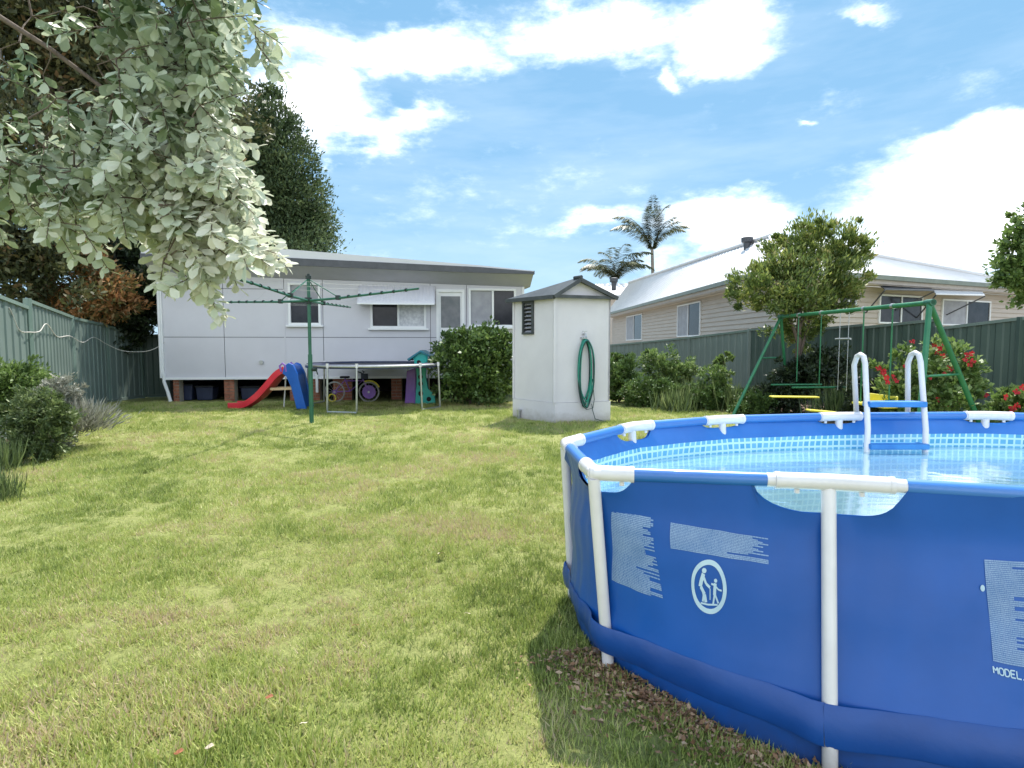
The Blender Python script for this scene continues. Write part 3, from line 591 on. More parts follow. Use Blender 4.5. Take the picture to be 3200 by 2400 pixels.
# continue the left eave further back, hidden behind the shed
EL2 = E0 + (EL - E0) * 1.05; AL2 = AL
def corr(a, b, c, d, n, name, m, parent, amp=.02):   # corrugated sheet between eave a-b and ridge d-c
    mb = MB(); vs = []; nn = (b - a).cross(d - a).normalized()
    if nn.z < 0: nn = -nn
    for i in range(n * 4 + 1):
        t = i / (n * 4); o = amp if i % 4 in (1,) else 0
        vs += [a.lerp(b, t) + nn * o, d.lerp(c, t) + nn * o]
    mb.add(vs, [(2 * i, 2 * i + 2, 2 * i + 3, 2 * i + 1) for i in range(n * 4)]); return mb.build(name, m, parent)
r1 = corr(EL2, E0, AP, AL2, 60, 'roof', M['zinc'], nb)
corr(E0, ER, AP.lerp(ER, .9) if False else AP + (ER - AP) * .02, AP, 50, 'roof', M['zinc'], nb)
cap = MB(); cap.tube([AP + Vector((0, 0, .06)), AL2 + Vector((0, 0, .06))], .07, 8); cap.tube([AP + Vector((0, 0, .05)), ER + Vector((0, 0, .05))], .07, 8); cap.tube([AP + Vector((0, 0, .02)), E0 + Vector((0, 0, .02))], .05, 6); cap.build('ridge_cap', M['zinc'], nb)
inw = Vector((1.0, .0, 0))
def wallplane(a, b, setb):
    d = (b - a); d.z = 0; d.normalize(); n = Vector((d.y, -d.x, 0))
    if n.dot(-a) < 0: n = -n
    return d, n
dL, nL = wallplane(E0, EL2, 0); dR, nR = wallplane(E0, ER, 0)
# wall corner set back from the gutter corner
SB = .5
den = dL.x * dR.y - dL.y * dR.x
def wcorner():
    # intersection of both eave lines moved inwards
    pa = E0 - nL * SB; pb = E0 - nR * SB
    r_ = pb - pa; t = (r_.x * dR.y - r_.y * dR.x) / den; return pa + dL * t
WC = wcorner(); WC.z = 0
for (dd, nn_, L, E1) in ((dL, nL, (EL2 - E0).length - .5, EL2), (dR, nR, (ER - E0).length - .7, ER)):
    g_ = MB(); g_.beam(E0 + Vector((0, 0, -.06)), E1 + Vector((0, 0, -.06)), .1, .13); g_.build('gutter', M['gutter'], nb)
    g_ = MB(); g_.beam(E0 - nn_ * .08 + Vector((0, 0, -.2)), E1 - nn_ * .08 + Vector((0, 0, -.2)), .05, .16); g_.build('fascia', M['eave'], nb)
    g_ = MB(); g_.add([E0 + Vector((0, 0, -.25)), E1 + Vector((0, 0, -.25)), E1 - nn_ * .6 + Vector((0, 0, -.25)), E0 - nn_ * .6 + Vector((0, 0, -.25))], [(0, 1, 2, 3)]); g_.build('soffit', M['eave'], nb)
    nbrd = 18; hb = (ZE - .27 - .2) / nbrd
    for k in range(nbrd):
        z0 = .2 + k * hb; a = WC; b = WC + dd * L
        mb = MB(); mb.prism([a + Vector((0, 0, z0)) + nn_ * .045, a + Vector((0, 0, z0 + hb)) + nn_ * .008, a + Vector((0, 0, z0 + hb)) - nn_ * .01, a + Vector((0, 0, z0)) - nn_ * .01], dd * L); mb.build('weatherboard', M['board'], nb)
def WP(dd, nn_, px, py, off=.05):
    d = ray(px, py); o = WC + nn_ * off; t = (o - Vector((0, 0, CH))).dot(nn_) / d.dot(nn_); return Vector((0, 0, CH)) + d * t
def nwin(dd, nn_, x0, y0, x1, y1, split, m1, m2):
    pc = WP(dd, nn_, (x0 + x1) / 2, (y0 + y1) / 2); a = (WP(dd, nn_, x0, (y0 + y1) / 2) - pc).dot(dd); b = (WP(dd, nn_, x1, (y0 + y1) / 2) - pc).dot(dd)
    zt = WP(dd, nn_, (x0 + x1) / 2, y0).z; zb_ = WP(dd, nn_, (x0 + x1) / 2, y1).z
    if a > b: a, b = b, a; split = 1 - split
    base = Vector((pc.x, pc.y, 0))
    def Q(s, z, o=0): return base + dd * s + nn_ * o + Vector((0, 0, z))
    f = MB(); t = .05; sc = a + (b - a) * split
    for s in (a, sc, b): f.beam(Q(s, zb_), Q(s, zt), .06, t, dd)
    for z in (zb_, zt): f.beam(Q(a - t / 2, z, .001), Q(b + t / 2, z, .001), .062, t)
    w_ = f.build('window', M['white'], nb)
    for (s0, s1_, mm) in ((a, sc, m1), (sc, b, m2)):
        g_ = MB(); g_.prism([Q(s0 + .02, zb_ + .02, -.005), Q(s1_ - .02, zb_ + .02, -.005), Q(s1_ - .02, zt - .02, -.005), Q(s0 + .02, zt - .02, -.005)], nn_ * .006); g_.build('pane', mm, w_)
nwin(dL, nL, 1958, 986, 2006, 1062, .5, M['glass'], M['blind'])
nwin(dL, nL, 2118, 950, 2188, 1050, .5, M['glass'], M['blind'])
nwin(dR, nR, 2628, 916, 2674, 965, .5, M['glass'], M['glass'])
nwin(dR, nR, 2748, 925, 2880, 1010, .5, M['glass'], M['glass'])
nwin(dR, nR, 2944, 940, 3092, 1016, .5, M['blind'], M['glass'])
# awnings over the right hand windows, with dark brackets
for (x0, y0, x1, y1, m_) in ((2745, 888, 2900, 903, M['darktrim']), (2905, 893, 3058, 918, M['zinc'])):
    a = WP(dR, nR, x0, y0, .06); b = WP(dR, nR, x1, y0 + 4, .06); mb = MB(); c = WP(dR, nR, x0 + 20, y1, .75); d = WP(dR, nR, x1 + 20, y1 + 4, .75)
    mb.prism([a, b, d, c], Vector((0, 0, -.03))); mb.build('awning', m_, nb)
    br = MB()
    for q0, q1 in ((c, WP(dR, nR, x0 - 40, y1 + 75, .06)), (d, WP(dR, nR, x1 - 100, y1 + 66, .06))): br.tube([q0 - Vector((0, 0, .04)), q1], .022, 6)
    br.build('awning_bracket', M['darktrim'], nb)
for (x, y0, y1, Yd, rr) in ((2334, 741, 782, 20.5, .17), (1918, 868, 902, 33, .2)):
    a = V(x, y1, Yd); b = V(x, y0, Yd); hh = b.z - a.z; mb = MB()
    mb.lathe((a.x, a.y, a.z - .1), [(rr * .65, 0), (rr * .7, hh * .55 + .1), (rr * 1.15, hh * .62 + .1), (rr * 1.2, hh * .95 + .1), (rr * .8, hh + .1), (0, hh + .12)], 16); mb.build('roof_flue', M['darktrim'], nb, smooth=True)
# small bit of roof further back
bk = empty('house', 'pale roof further back, half hidden behind the shed gable and palm', 'house', (V(1900, 900, 40).x, 41, 0))
a = V(1830, 925, 40); b = V(1985, 920, 40); c = V(1960, 886, 44); d = V(1862, 886, 44)
mb = MB(); mb.prism([a, b, c, d], Vector((0, 0, -.1))); mb.build('roof', M['zinc'], bk)
mb = MB(); mb.prism([Vector((a.x + .4, a.y + .4, 0)), Vector((b.x - .4, b.y + .4, 0)), Vector((b.x - .4, b.y + .4, b.z - .12)), Vector((a.x + .4, a.y + .4, a.z - .12))], (0, 3, 0)); mb.build('wall', M['board'], bk)
bk = empty('house', 'distant grey roofed house at the right edge beyond the fence', 'house', (V(3230, 950, 26).x, 26, 0))
a = V(3150, 950, 26); b = V(3420, 950, 26); c = V(3380, 915, 29); d = V(3185, 920, 29)
mb = MB(); mb.prism([a, b, c, d], Vector((0, 0, -.1))); mb.build('roof', M['zinc'], bk)
mb = MB(); mb.prism([Vector((a.x + .3, 26.3, 0)), Vector((b.x - .3, 26.3, 0)), Vector((b.x - .3, 26.3, b.z - .12)), Vector((a.x + .3, 26.3, a.z - .12))], (0, 4, 0)); mb.build('wall', M['board'], bk)

# ------------------------------------------------------------------ outhouse shed
SN, SL_, SR_ = G(1731, 1323), G(1606, 1304), G(1904, 1315)
zt_ = V(1731, 922, SN.y).z
shed = empty('outhouse', 'small pale grey outhouse shed with gable roof on the lawn', 'shed', tuple(SN))
SB_ = SL_ + (SR_ - SN)
eR = (SR_ - SN).normalized(); eL = (SL_ - SN).normalized(); nRt = Vector((eR.y, -eR.x, 0)); nLt = Vector((-eL.y, eL.x, 0))
if nLt.x > 0: nLt = -nLt
def quadwall(a, b, z1, n, th=.03): mb = MB(); mb.prism([a, b, b + ZU * z1, a + ZU * z1], -n * th); return mb
def SLP(px, py, off=0):
    d = ray(px, py); o = SN + nLt * off; t = (o - Vector((0, 0, CH))).dot(nLt) / d.dot(nLt); return Vector((0, 0, CH)) + d * t
def SRP(px, py, off=0):
    d = ray(px, py); o = SN + nRt * off; t = (o - Vector((0, 0, CH))).dot(nRt) / d.dot(nRt); return Vector((0, 0, CH)) + d * t
W0 = SL_; LW = (SL_ - SN).length
lx0 = (SLP(1638, 990) - SN).dot(eL); lx1 = (SLP(1667, 990) - SN).dot(eL); lz0 = SLP(1652, 1042).z; lz1 = SLP(1652, 944).z
def LP(s, z, o=0): return SN + eL * s + nLt * o + ZU * z
if lx0 > lx1: lx0, lx1 = lx1, lx0
zs_ = .33
lw = MB()
for (a, b, c, d) in ((0, lx0, zs_, zt_), (lx1, LW, zs_, zt_), (lx0, lx1, zs_, lz0), (lx0, lx1, lz1, zt_)): lw.prism([LP(a, c), LP(b, c), LP(b, d), LP(a, d)], -nLt * .03)
lw.build('side_wall', M['shed'], shed)
lw = MB(); lw.prism([LP(-.02, -.05, .015), LP(LW + .015, -.05, .015), LP(LW + .015, zs_ - .004, .015), LP(-.02, zs_ - .004, .015)], -nLt * .06); lw.build('base_course', M['shed'], shed)
def RPt(s, z, o=0): return SN + eR * s + nRt * o + ZU * z
RW = (SR_ - SN).length
mb = MB(); mb.prism([RPt(0, zs_), RPt(RW, zs_), RPt(RW, zt_), RPt(0, zt_)], -nRt * .03); mb.build('front_wall', M['shed'], shed)
mb = MB(); mb.prism([RPt(-.01, -.05, .014), RPt(RW + .01, -.05, .014), RPt(RW + .01, zs_ - .004, .014), RPt(-.01, zs_ - .004, .014)], -nRt * .05); mb.build('base_course', M['shed'], shed)
mb = MB(); mb.prism([SR_, SB_, SB_ + ZU * zt_, SR_ + ZU * zt_], -eR * .03); mb.prism([SL_, SB_, SB_ + ZU * zt_, SL_ + ZU * zt_], -eL * .03); mb.build('back_wall', M['shed'], shed)
cs = MB(); cs.beam(RPt(.0, zs_, .004), RPt(.0, zt_, .004), .045, .045, eR); cs.build('corner_stop', M['shed'], shed)
cs = MB(); cs.beam(LP(LW, zs_, 0), LP(LW, zt_, 0), .035, .035, eL); cs.build('corner_stop', M['shed'], shed)
# louvre window
lf = MB()
for s in (lx0, lx1): lf.beam(LP(s, lz0, .01), LP(s, lz1, .01), .05, .035, eL)
for z in (lz0, lz1): lf.beam(LP(lx0 - .02, z, .012), LP(lx1 + .02, z, .012), .055, .035)
lfo = lf.build('louvre_window', M['shedroof'], shed)
mb = MB(); mb.prism([LP(lx0, lz0, -.06), LP(lx1, lz0, -.06), LP(lx1, lz1, -.06), LP(lx0, lz1, -.06)], -nLt * .01); mb.build('dark_opening', M['void'], lfo)
for k in range(8):
    z = lz0 + (lz1 - lz0) * (k + .5) / 8; mb = MB(); mb.beam(LP(lx0 + .02, z, -.01), LP(lx1 - .02, z, -.01), .05, .007, Vector((0, 0, 1)) + nLt * .8); mb.build('louvre_slat', M['blind'], lfo)
# roof
ap = SRP(1815, 868, .1); er = SRP(1930, 927, .1); el_ = SRP(1722, 906, .1); zr_ = ap.z
back = (SL_ - SN) * 1.02
sr0 = (er - SN).dot(eR); sl0 = -.05; sa0 = (ap - SN).dot(eR)
zE = er.z
bl = G(1606, 1304); 
def RFp(s, z, dpt): return SN + eR * s + nRt * .1 + ZU * z + eL * dpt
RB_ = .14; DB = LW + .16
fl0, fap, fr0 = RFp(sl0, zE, 0), RFp(sa0, zr_, 0), RFp(sr0, zE, 0); bl0, bap, br0 = RFp(sl0 - .02, zE, DB), RFp(sa0, zr_, RB_), RFp(sr0, zE, DB)
for poly in ((fl0, fap, bap, bl0), (fap, fr0, br0, bap), (bap, br0, bl0)):
    mb = MB(); mb.prism(list(poly), -ZU * .03); mb.build('roof_slope', M['shedroof'], shed)
for a, b in ((fl0, fap), (fap, fr0)):
    mb = MB(); mb.beam(a - ZU * .03 + nRt * .012, b - ZU * .03 + nRt * .012, .03, .06); mb.build('bargeboard', M['shedroof'], shed)
mb = MB(); mb.tube([fap + ZU * .01 + nRt * .03, bap + ZU * .01], .03, 8); mb.build('ridge_cap', M['shedroof'], shed)
mb = MB(); mb.beam(fl0 - ZU * .02 - nRt * .02, fr0 - ZU * .02 - nRt * .02, .05, .05); mb.build('gable_trim', M['shedroof'], shed)
mb = MB(); mb.beam(fl0 - ZU * .03, bl0 - ZU * .03, .05, .06); mb.build('eave_gutter', M['shedroof'], shed)
mb = MB(); mb.prism([RPt(.0, zt_ + .002, .01), RPt(RW, zt_ + .002, .01), RPt(RW, zE, .01), RPt(sa0, zr_ - .05, .01), RPt(0, zE, .01)], -nRt * .03); mb.build('gable_infill', M['shed'], shed)
vp = empty('vent_pipe', 'short grey vent pipe at the foot of the outhouse side wall', 'pipe', tuple(G(1631, 1305)))
b = LP((SL_ - SN).length * .8, 0, .06); mb = MB(); mb.tube([b, b + ZU * .13], .028, 12); mb.build('pipe', M['metal'], vp, smooth=True); mb = MB(); mb.tube([b + ZU * .13, b + ZU * .16], .04, 12); mb.build('cap', M['metal'], vp, smooth=True)
# hose on the front wall
def hose():
    t = empty('garden_hose', 'long coil of green hose hanging on the outhouse front wall', 'hose', tuple(SRP(1830, 1290, .1)))
    c = SRP(1829, 1165, .05); top_ = SRP(1829, 1060, .05).z; botz = SRP(1829, 1272, .05).z; sc = (c - SN).dot(eR)
    for k in range(9):
        pts = []; jr = rnd.uniform(-.012, .012); wr = .125 + rnd.uniform(-.03, .012); bz = botz + rnd.uniform(-.02, .16) * (k % 3 != 0); tz = top_ - abs(rnd.uniform(0, .03))
        off = .02 + .011 * k
        for i in range(40):
            a = 2 * math.pi * i / 40; x = math.cos(a); y = math.sin(a); z = (tz + bz) / 2 + (tz - bz) / 2 * math.copysign(abs(y) ** .8, y)
            x = math.copysign(abs(x) ** 1.1, x) * wr * (1 if y > -.2 else 1 - .35 * (-y - .2))
            pts.append(RPt(sc + x + jr, z, off + .008 * math.sin(3 * a + k)))
        mb = MB(); mb.tube(pts, .0095, 8, closed=True); mb.build('hose_loop', M['hose_dark'] if k in (0, 4, 8) else M['hose'], t, smooth=True)
    pts = [RPt(sc + .13, c.z - .1, .05), RPt(sc + .16, botz + .12, .06), RPt(sc + .13, botz - .02, .07), RPt(sc + .02, botz - .04, .07), RPt(sc - .06, botz + .03, .06)]
    mb = MB(); mb.tube(pts, .006, 6); mb.build('hose_end', M['hose_dark'], t, smooth=True)
    pts = [RPt(sc + .12, botz + .05, .05), RPt(sc + .13, botz - .05, .06), RPt(sc + .18, botz - .2, .06), RPt(sc + .25, .03, .1), RPt(sc + .3, .015, .2)]
    mb = MB(); mb.tube(pts, .006, 6); mb.build('hose_tail', M['hose_dark'], t, smooth=True)
    tp = empty('garden_tap', 'small brass-grey garden tap above the green hose coil', 'tap', tuple(RPt(sc, top_ + .05, .05)))
    mb = MB(); mb.tube([RPt(sc - .02, top_ + .08, 0), RPt(sc - .02, top_ + .08, .09), RPt(sc - .02, top_ + .03, .11)], .014, 8); mb.build('spout', M['metal'], tp, smooth=True)
    mb = MB(); mb.beam(RPt(sc - .06, top_ + .125, .06), RPt(sc + .02, top_ + .125, .06), .015, .012); mb.tube([RPt(sc - .02, top_ + .08, .06), RPt(sc - .02, top_ + .13, .06)], .007, 6); mb.build('handle', M['metal'], tp)
    mb = MB(); mb.box(RPt(sc - .02, top_ + .02, .03), (.1, .05, .03), (eR, nRt, ZU)); mb.build('hanger', M['metal'], tp, bevel=.005)
hose()

# ------------------------------------------------------------------ rotary clothes hoist
HB = G(974, 1323); hub = Vector((HB.x - .01, HB.y, V(970, 940, HB.y).z)); tpz = V(967, 868, HB.y).z
ho = empty('clothes_hoist', 'dark green rotary clothes hoist with four arms standing on lawn', 'clothes line', tuple(HB))
mb = MB(); mb.tube([HB - ZU * .1, HB + ZU * 1.1], .034, 14); mb.build('post', M['hoist'], ho, smooth=True)
mb = MB(); mb.tube([HB + ZU * 1.1, Vector((HB.x, HB.y, tpz))], .026, 14); mb.build('inner_post', M['hoist'], ho, smooth=True)
mb = MB(); mb.tube([Vector((HB.x, HB.y, tpz - .02)), Vector((HB.x, HB.y, tpz + .03))], .045, 12); mb.tube([Vector((HB.x, HB.y, tpz + .03)), Vector((HB.x, HB.y, tpz + .06))], .02, 8); mb.build('top_cap', M['hoist_dark'], ho, smooth=True)
mb = MB(); mb.tube([hub - ZU * .05, hub + ZU * .05], .055, 12); mb.build('hub', M['hoist_dark'], ho, smooth=True)
mb = MB(); q = HB + ZU * .86; mb.tube([q + Vector((.03, 0, 0)), q + Vector((.1, -.02, .0))], .03, 10); mb.tube([q + Vector((.1, -.02, 0)), q + Vector((.12, -.02, -.08))], .01, 6); mb.build('winder', M['hoist_dark'], ho, smooth=True)
arms = [Vector((1.94, -1.23, 0)), Vector((-1.94, 1.23, 0)), Vector((.06, -2.6, 0)), Vector((-.06, 2.6, 0))]
ends = []
for a in arms:
    ez_ = .07; e = hub + a + ZU * ez_; ends.append((a, e))
    mb = MB(); mb.tube([hub, hub + a * .3 + ZU * .01, e], [.02, .018, .014], 8); ar = mb.build('arm', M['hoist'], ho, smooth=True)
    st = hub + a * .3 + ZU * .03; mb = MB(); mb.tube([Vector((HB.x, HB.y, tpz - .02)), st], .008, 6); mb.build('stay', M['hoist'], ho)
    mb = MB(); mb.box(st - ZU * .01, (.07, .07, .07)); mb.build('bracket', M['hoist_dark'], ho, bevel=.01)
    for k in range(4, 10):
        q = hub + a * (k / 10) + ZU * (ez_ * k / 10); mb = MB(); mb.tube([q - a.normalized() * .012, q + a.normalized() * .012], .024, 8); mb.build('wire_clip', M['hoist_dark'], ar)
order = [0, 2, 1, 3]
wr = MB()
for k in (6, 8, 10):
    P = [hub + arms[i] * (k / 10) + ZU * (.07 * k / 10 + .02) for i in order]
    for i in range(4):
        a, b = P[i], P[(i + 1) % 4]; wr.tube([a, a.lerp(b, .5) - ZU * .03, b], .0008, 4)
wr.build('line_wires', M['wire'], ho)

# ------------------------------------------------------------------ slide
def slide():
    b0 = G(732, 1279); t0 = V(905, 1160, 11.5); lb = G(955, 1272)
    t = empty('toddler_slide', 'red plastic slide with blue ladder in front of the house', 'slide', (G(860, 1275).x, 11.45, 0))
    Yc = 11.35; wd = .42
    line = [(728, 1278), (775, 1272), (815, 1243), (850, 1207), (880, 1172), (905, 1157)]
    P = [V(x, y, Yc) for x, y in line]; P[0].z = .015; P[1].z = .035
    for i in range(2, len(P)): P[i].z -= .02
    mb = MB(); vs = []; prof = [(-.5, .0, 1), (-.5, .11, 1), (-.44, .115, 1), (-.42, .03, 1), (0, .01, 1), (.42, .03, 1), (.44, .115, 1), (.5, .11, 1), (.5, .0, 1), (0, -.025, 1)]
    # smooth the line
    import itertools
    Q = []
    for i in range(len(P) - 1):
        for k in range(4):
            tt = k / 4; p0 = P[max(i - 1, 0)]; p1 = P[i]; p2 = P[i + 1]; p3 = P[min(i + 2, len(P) - 1)]
            Q.append(.5 * ((2 * p1) + (p2 - p0) * tt + (2 * p0 - 5 * p1 + 4 * p2 - p3) * tt * tt + (3 * p1 - p0 - 3 * p2 + p3) * tt ** 3))
    Q.append(P[-1])
    for i, q in enumerate(Q):
        d = (Q[min(i + 1, len(Q) - 1)] - Q[max(i - 1, 0)]).normalized(); up = Vector((0, 1, 0)).cross(d)
        if up.z < 0: up = -up
        for (y, h, _) in prof: vs.append(q + Vector((0, y * wd, 0)) + up * h)
    n = len(prof); fs = []
    for i in range(len(Q) - 1):
        for k in range(n): fs.append((i * n + k, i * n + (k + 1) % n, (i + 1) * n + (k + 1) % n, (i + 1) * n + k))
    fs += [tuple(range(n)), tuple((len(Q) - 1) * n + k for k in range(n - 1, -1, -1))]
    mb.add(vs, fs); mb.build('chute', M['red'], t, smooth=True)
    # blue ladder body: two side rails and rungs
    tp = V(925, 1142, Yc); bt = G(958, 1272); rails = []
    for y in (-.2, .2):
        mb = MB(); a0 = V(898, 1160, Yc); outline = [V(896, 1165, Yc), V(902, 1142, Yc), V(915, 1133, Yc), V(928, 1138, Yc), V(942, 1165, Yc), V(970, 1268, Yc), V(940, 1270, Yc), V(922, 1205, Yc), V(908, 1175, Yc)]
        for o_ in outline[5:7]: o_.z = .01
        mb.prism([o_ + Vector((0, y - .03, 0)) for o_ in outline], (0, .06, 0)); mb.build('ladder_side', M['blue'], t, bevel=.012)
    mb = MB(); pp = [V(905, 1140, Yc), V(918, 1137, Yc), V(928, 1142, Yc), V(941, 1168, Yc), V(965, 1268, Yc), V(950, 1268, Yc), V(928, 1200, Yc), V(908, 1165, Yc)]; mb.prism([p_ + Vector((0, -.165, 0)) for p_ in pp], (0, .33, 0)); mb.build('step_panel', M['blue'], t, bevel=.01)
    for k in range(4):
        f = (k + .6) / 4.2; a = V(920 + 38 * f, 1160 + 108 * f, Yc); mb = MB(); mb.beam(a + Vector((0, -.18, 0)), a + Vector((0, .18, 0)), .09, .04); mb.build('rung', M['blue'], t, bevel=.008)
    for y in (-.22, .22):
        q = [V(893, 1160, Yc), V(888, 1142, Yc), V(897, 1134, Yc), V(905, 1142, Yc), V(908, 1160, Yc)]
        mb = MB(); mb.tube([p + Vector((0, y, 0)) for p in q], .02, 8); mb.build('handle', M['purple'], t, smooth=True)
    mb = MB(); a = V(855, 1214, Yc); b = V(922, 1212, Yc); 
    for y in (-.15, .15): mb.beam(a + Vector((0, y, 0)), b + Vector((0, y, 0)), .03, .05)
    mb.build('brace', M['timber'], t)
    mb = MB(); a = V(893, 1180, Yc); b = G(899, 1272); b.y = Yc + .05; mb.tube([a, (b.x, b.y, .0)], .014, 8); mb.build('support_leg', M['white'], t)
slide()

# ------------------------------------------------------------------ trampoline
def tramp():
    c = Vector((V(1172, 1142, 11.75).x, 11.75, 0)); r = 1.33; z = V(1172, 1143, 10.9).z
    t = empty('trampoline', 'round trampoline with dark blue pad in front of the house', 'trampoline', tuple(c))
    mb = MB(); mb.tube([c + Vector((r * math.cos(a), r * math.sin(a), z)) for a in np.linspace(0, 2 * math.pi, 48, endpoint=False)], .024, 8, closed=True); mb.build('frame_ring', M['metal'], t, smooth=True)
    mb = MB(); mb.lathe(c, [(r - .3, z + .005), (r - .28, z + .03), (r - .02, z + .035), (r + .02, z + .01), (r + .015, z - .045)], 48); mb.build('edge_pad', M['bluepad'], t, smooth=True)
    mb = MB(); mb.lathe(c, [(0, z - .02), (r - .3, z)], 48); mb.build('jump_mat', M['black'], t)
    for k in range(4):
        a = [R(258), R(-28), R(60), R(165)][k]; u = Vector((math.cos(a), math.sin(a), 0)); v = Vector((-u.y, u.x, 0)); hw = .29
        p = c + u * (r + .03)
        q = [p - v * hw + ZU * (z + .03), p - v * hw + u * .03 + ZU * .1, p - v * hw + u * .03 + ZU * .03, p + v * hw + u * .03 + ZU * .03, p + v * hw + u * .03 + ZU * .1, p + v * hw + ZU * (z + .03)]
        mb = MB(); mb.tube(q, .019, 8); mb.build('leg', M['metal'], t, smooth=True)
        mb = MB(); 
        for sgn in (-1, 1): mb.tube([p + v * hw * sgn + ZU * (z - .02), p + v * hw * sgn + ZU * (z + .055)], .027, 8)
        mb.build('leg_socket', M['pvc'], t, smooth=True)
tramp()

# ------------------------------------------------------------------ bicycle
def bike():
    Yb = 12.72; w2 = V(1153, 1222, Yb); r = w2.z - .01 if False else .215; w2.z = r; w1 = V(1046, 1222, Yb); w1.z = r
    t = empty('bicycle', "child's purple bicycle parked under the house edge behind the trampoline", 'bicycle', (w1.x, Yb, 0))
    for c in (w1, w2):
        mb = MB(); mb.tube([c + Vector((r * math.cos(a), 0, r * math.sin(a))) for a in np.linspace(0, 2 * math.pi, 32, endpoint=False)], .018, 8, closed=True); wh = mb.build('wheel', M['tyre'], t, smooth=True)
        mb = MB(); mb.tube([c + Vector((0, -.01, 0)), c + Vector((0, .01, 0))], .15 if c is w2 else .05, 24); mb.build('spoke_disc', M['purple'], wh)
        mb = MB()
        for k in range(12): a = k * math.pi / 6; mb.tube([c, c + Vector((r * math.cos(a), 0, r * math.sin(a)))], .003, 4)
        mb.build('spokes', M['metal'], wh)
        mb = MB(); mb.tube([c + Vector((0, -.03, 0)), c + Vector((0, .03, 0))], .025, 10); mb.build('wheel_hub', M['metal'], wh)
    bb = w1.lerp(w2, .45) + ZU * .02; seat = w1.lerp(w2, .3) + ZU * .3; head = w1.lerp(w2, .82) + ZU * .3
    mb = MB(); mb.tube([seat, bb, head - ZU * .05, seat - ZU * .05], .02, 8); mb.tube([bb, w1], .013, 6); mb.tube([seat - ZU * .04, w1], .012, 6); mb.build('frame', M['purple'], t, smooth=True)
    mb = MB(); mb.tube([head + ZU * .07, head, w2], .017, 8); mb.build('fork', M['purple'], t, smooth=True)
    mb = MB(); mb.box(seat + ZU * .03, (.2, .12, .05)); mb.build('saddle', M['black'], t, bevel=.02)
    mb = MB(); h = head + ZU * .1; mb.tube([h + Vector((-.06, -.22, .06)), h + Vector((0, -.16, .04)), h, h + Vector((0, .16, .04)), h + Vector((-.06, .22, .06))], .012, 8); mb.build('handlebar', M['black'], t, smooth=True)
    mb = MB(); mb.box(h + Vector((.06, -.06, -.05)), (.14, .1, .12)); mb.build('basket', M['bluepad'], t, bevel=.01)
    for y in (-.09,):
        c = w1 + Vector((-.02, y - .04, -.12)); mb = MB(); mb.tube([c + Vector((.08 * math.cos(a), 0, .08 * math.sin(a))) for a in np.linspace(0, 2 * math.pi, 18, endpoint=False)], .015, 6, closed=True); mb.build('training_wheel', M['yellow'], t, smooth=True)
    a0 = [w2 + Vector(((r + .035) * math.cos(a), 0, (r + .035) * math.sin(a))) for a in np.linspace(R(25), R(115), 8)]
    mb = MB(); mb.tube(a0, .018, 6); mb.build('mudguard', M['yellow'], t, smooth=True)
bike()

# ------------------------------------------------------------------ plastic play tower
def tower():
    Yt = 12.15; t = empty('play_tower', 'teal and purple plastic climbing tower with peaked roof beside the big bush', 'play tower', (V(1310, 1255, Yt).x, Yt, 0))
    def q(x, y, dy=0): return V(x, y, Yt) + Vector((0, dy, 0))
    outl = [(1297, 1258), (1302, 1175), (1296, 1128), (1334, 1128), (1330, 1175), (1338, 1215), (1358, 1232), (1360, 1258)]
    mb = MB(); P = [q(x, y) for x, y in outl]; P[0].z = 0; P[-1].z = 0; mb.prism(P, (0, .08, 0)); mb.build('front_panel', M['teal'], t, bevel=.012)
    for (x, y, rr) in ((1306, 1132, .045), (1311, 1178, .05), (1311, 1199, .05), (1312, 1230, .055), (1337, 1247, .05)):
        c = q(x + 3, y, -.004); mb = MB(); mb.tube([c, c + Vector((0, .02, 0))], rr, 16); mb.build('foot_hole', M['void'], t)
    mb = MB(); P = [q(1262, 1258), q(1268, 1160), q(1296, 1150), q(1298, 1258)]; P[0].z = P[3].z = 0; mb.prism([p + Vector((0, .1, 0)) for p in P], (0, .5, 0)); mb.build('side_panel', M['purple'], t, bevel=.015)
    mb = MB(); P = [q(1296, 1128), q(1298, 1258), q(1302, 1258), q(1334, 1128)]; mb.box(q(1318, 1130, .35), (.2, .55, .12)); mb.build('deck', M['teal'], t, bevel=.01)
    mb = MB()
    for (x, dy) in ((1298, .02), (1332, .02), (1298, .58), (1332, .58)): mb.tube([q(x, 1150, dy), q(x, 1108, dy)], .03, 8)
    mb.build('roof_post', M['teal'], t)
    mb = MB(); mb.prism([q(1273, 1122, -.06), q(1315, 1094, -.06), q(1348, 1112, -.06), q(1348, 1117, -.06), q(1315, 1101, -.06), q(1277, 1128, -.06)], (0, .75, 0)); mb.build('roof', M['tealroof'], t, bevel=.006)
    mb = MB(); mb.prism([q(1290, 1118, .0), q(1315, 1102, .0), q(1338, 1114, .0), q(1334, 1130, .0), q(1296, 1130, .0)], (0, .04, 0)); mb.build('gable', M['teal'], t)
tower()

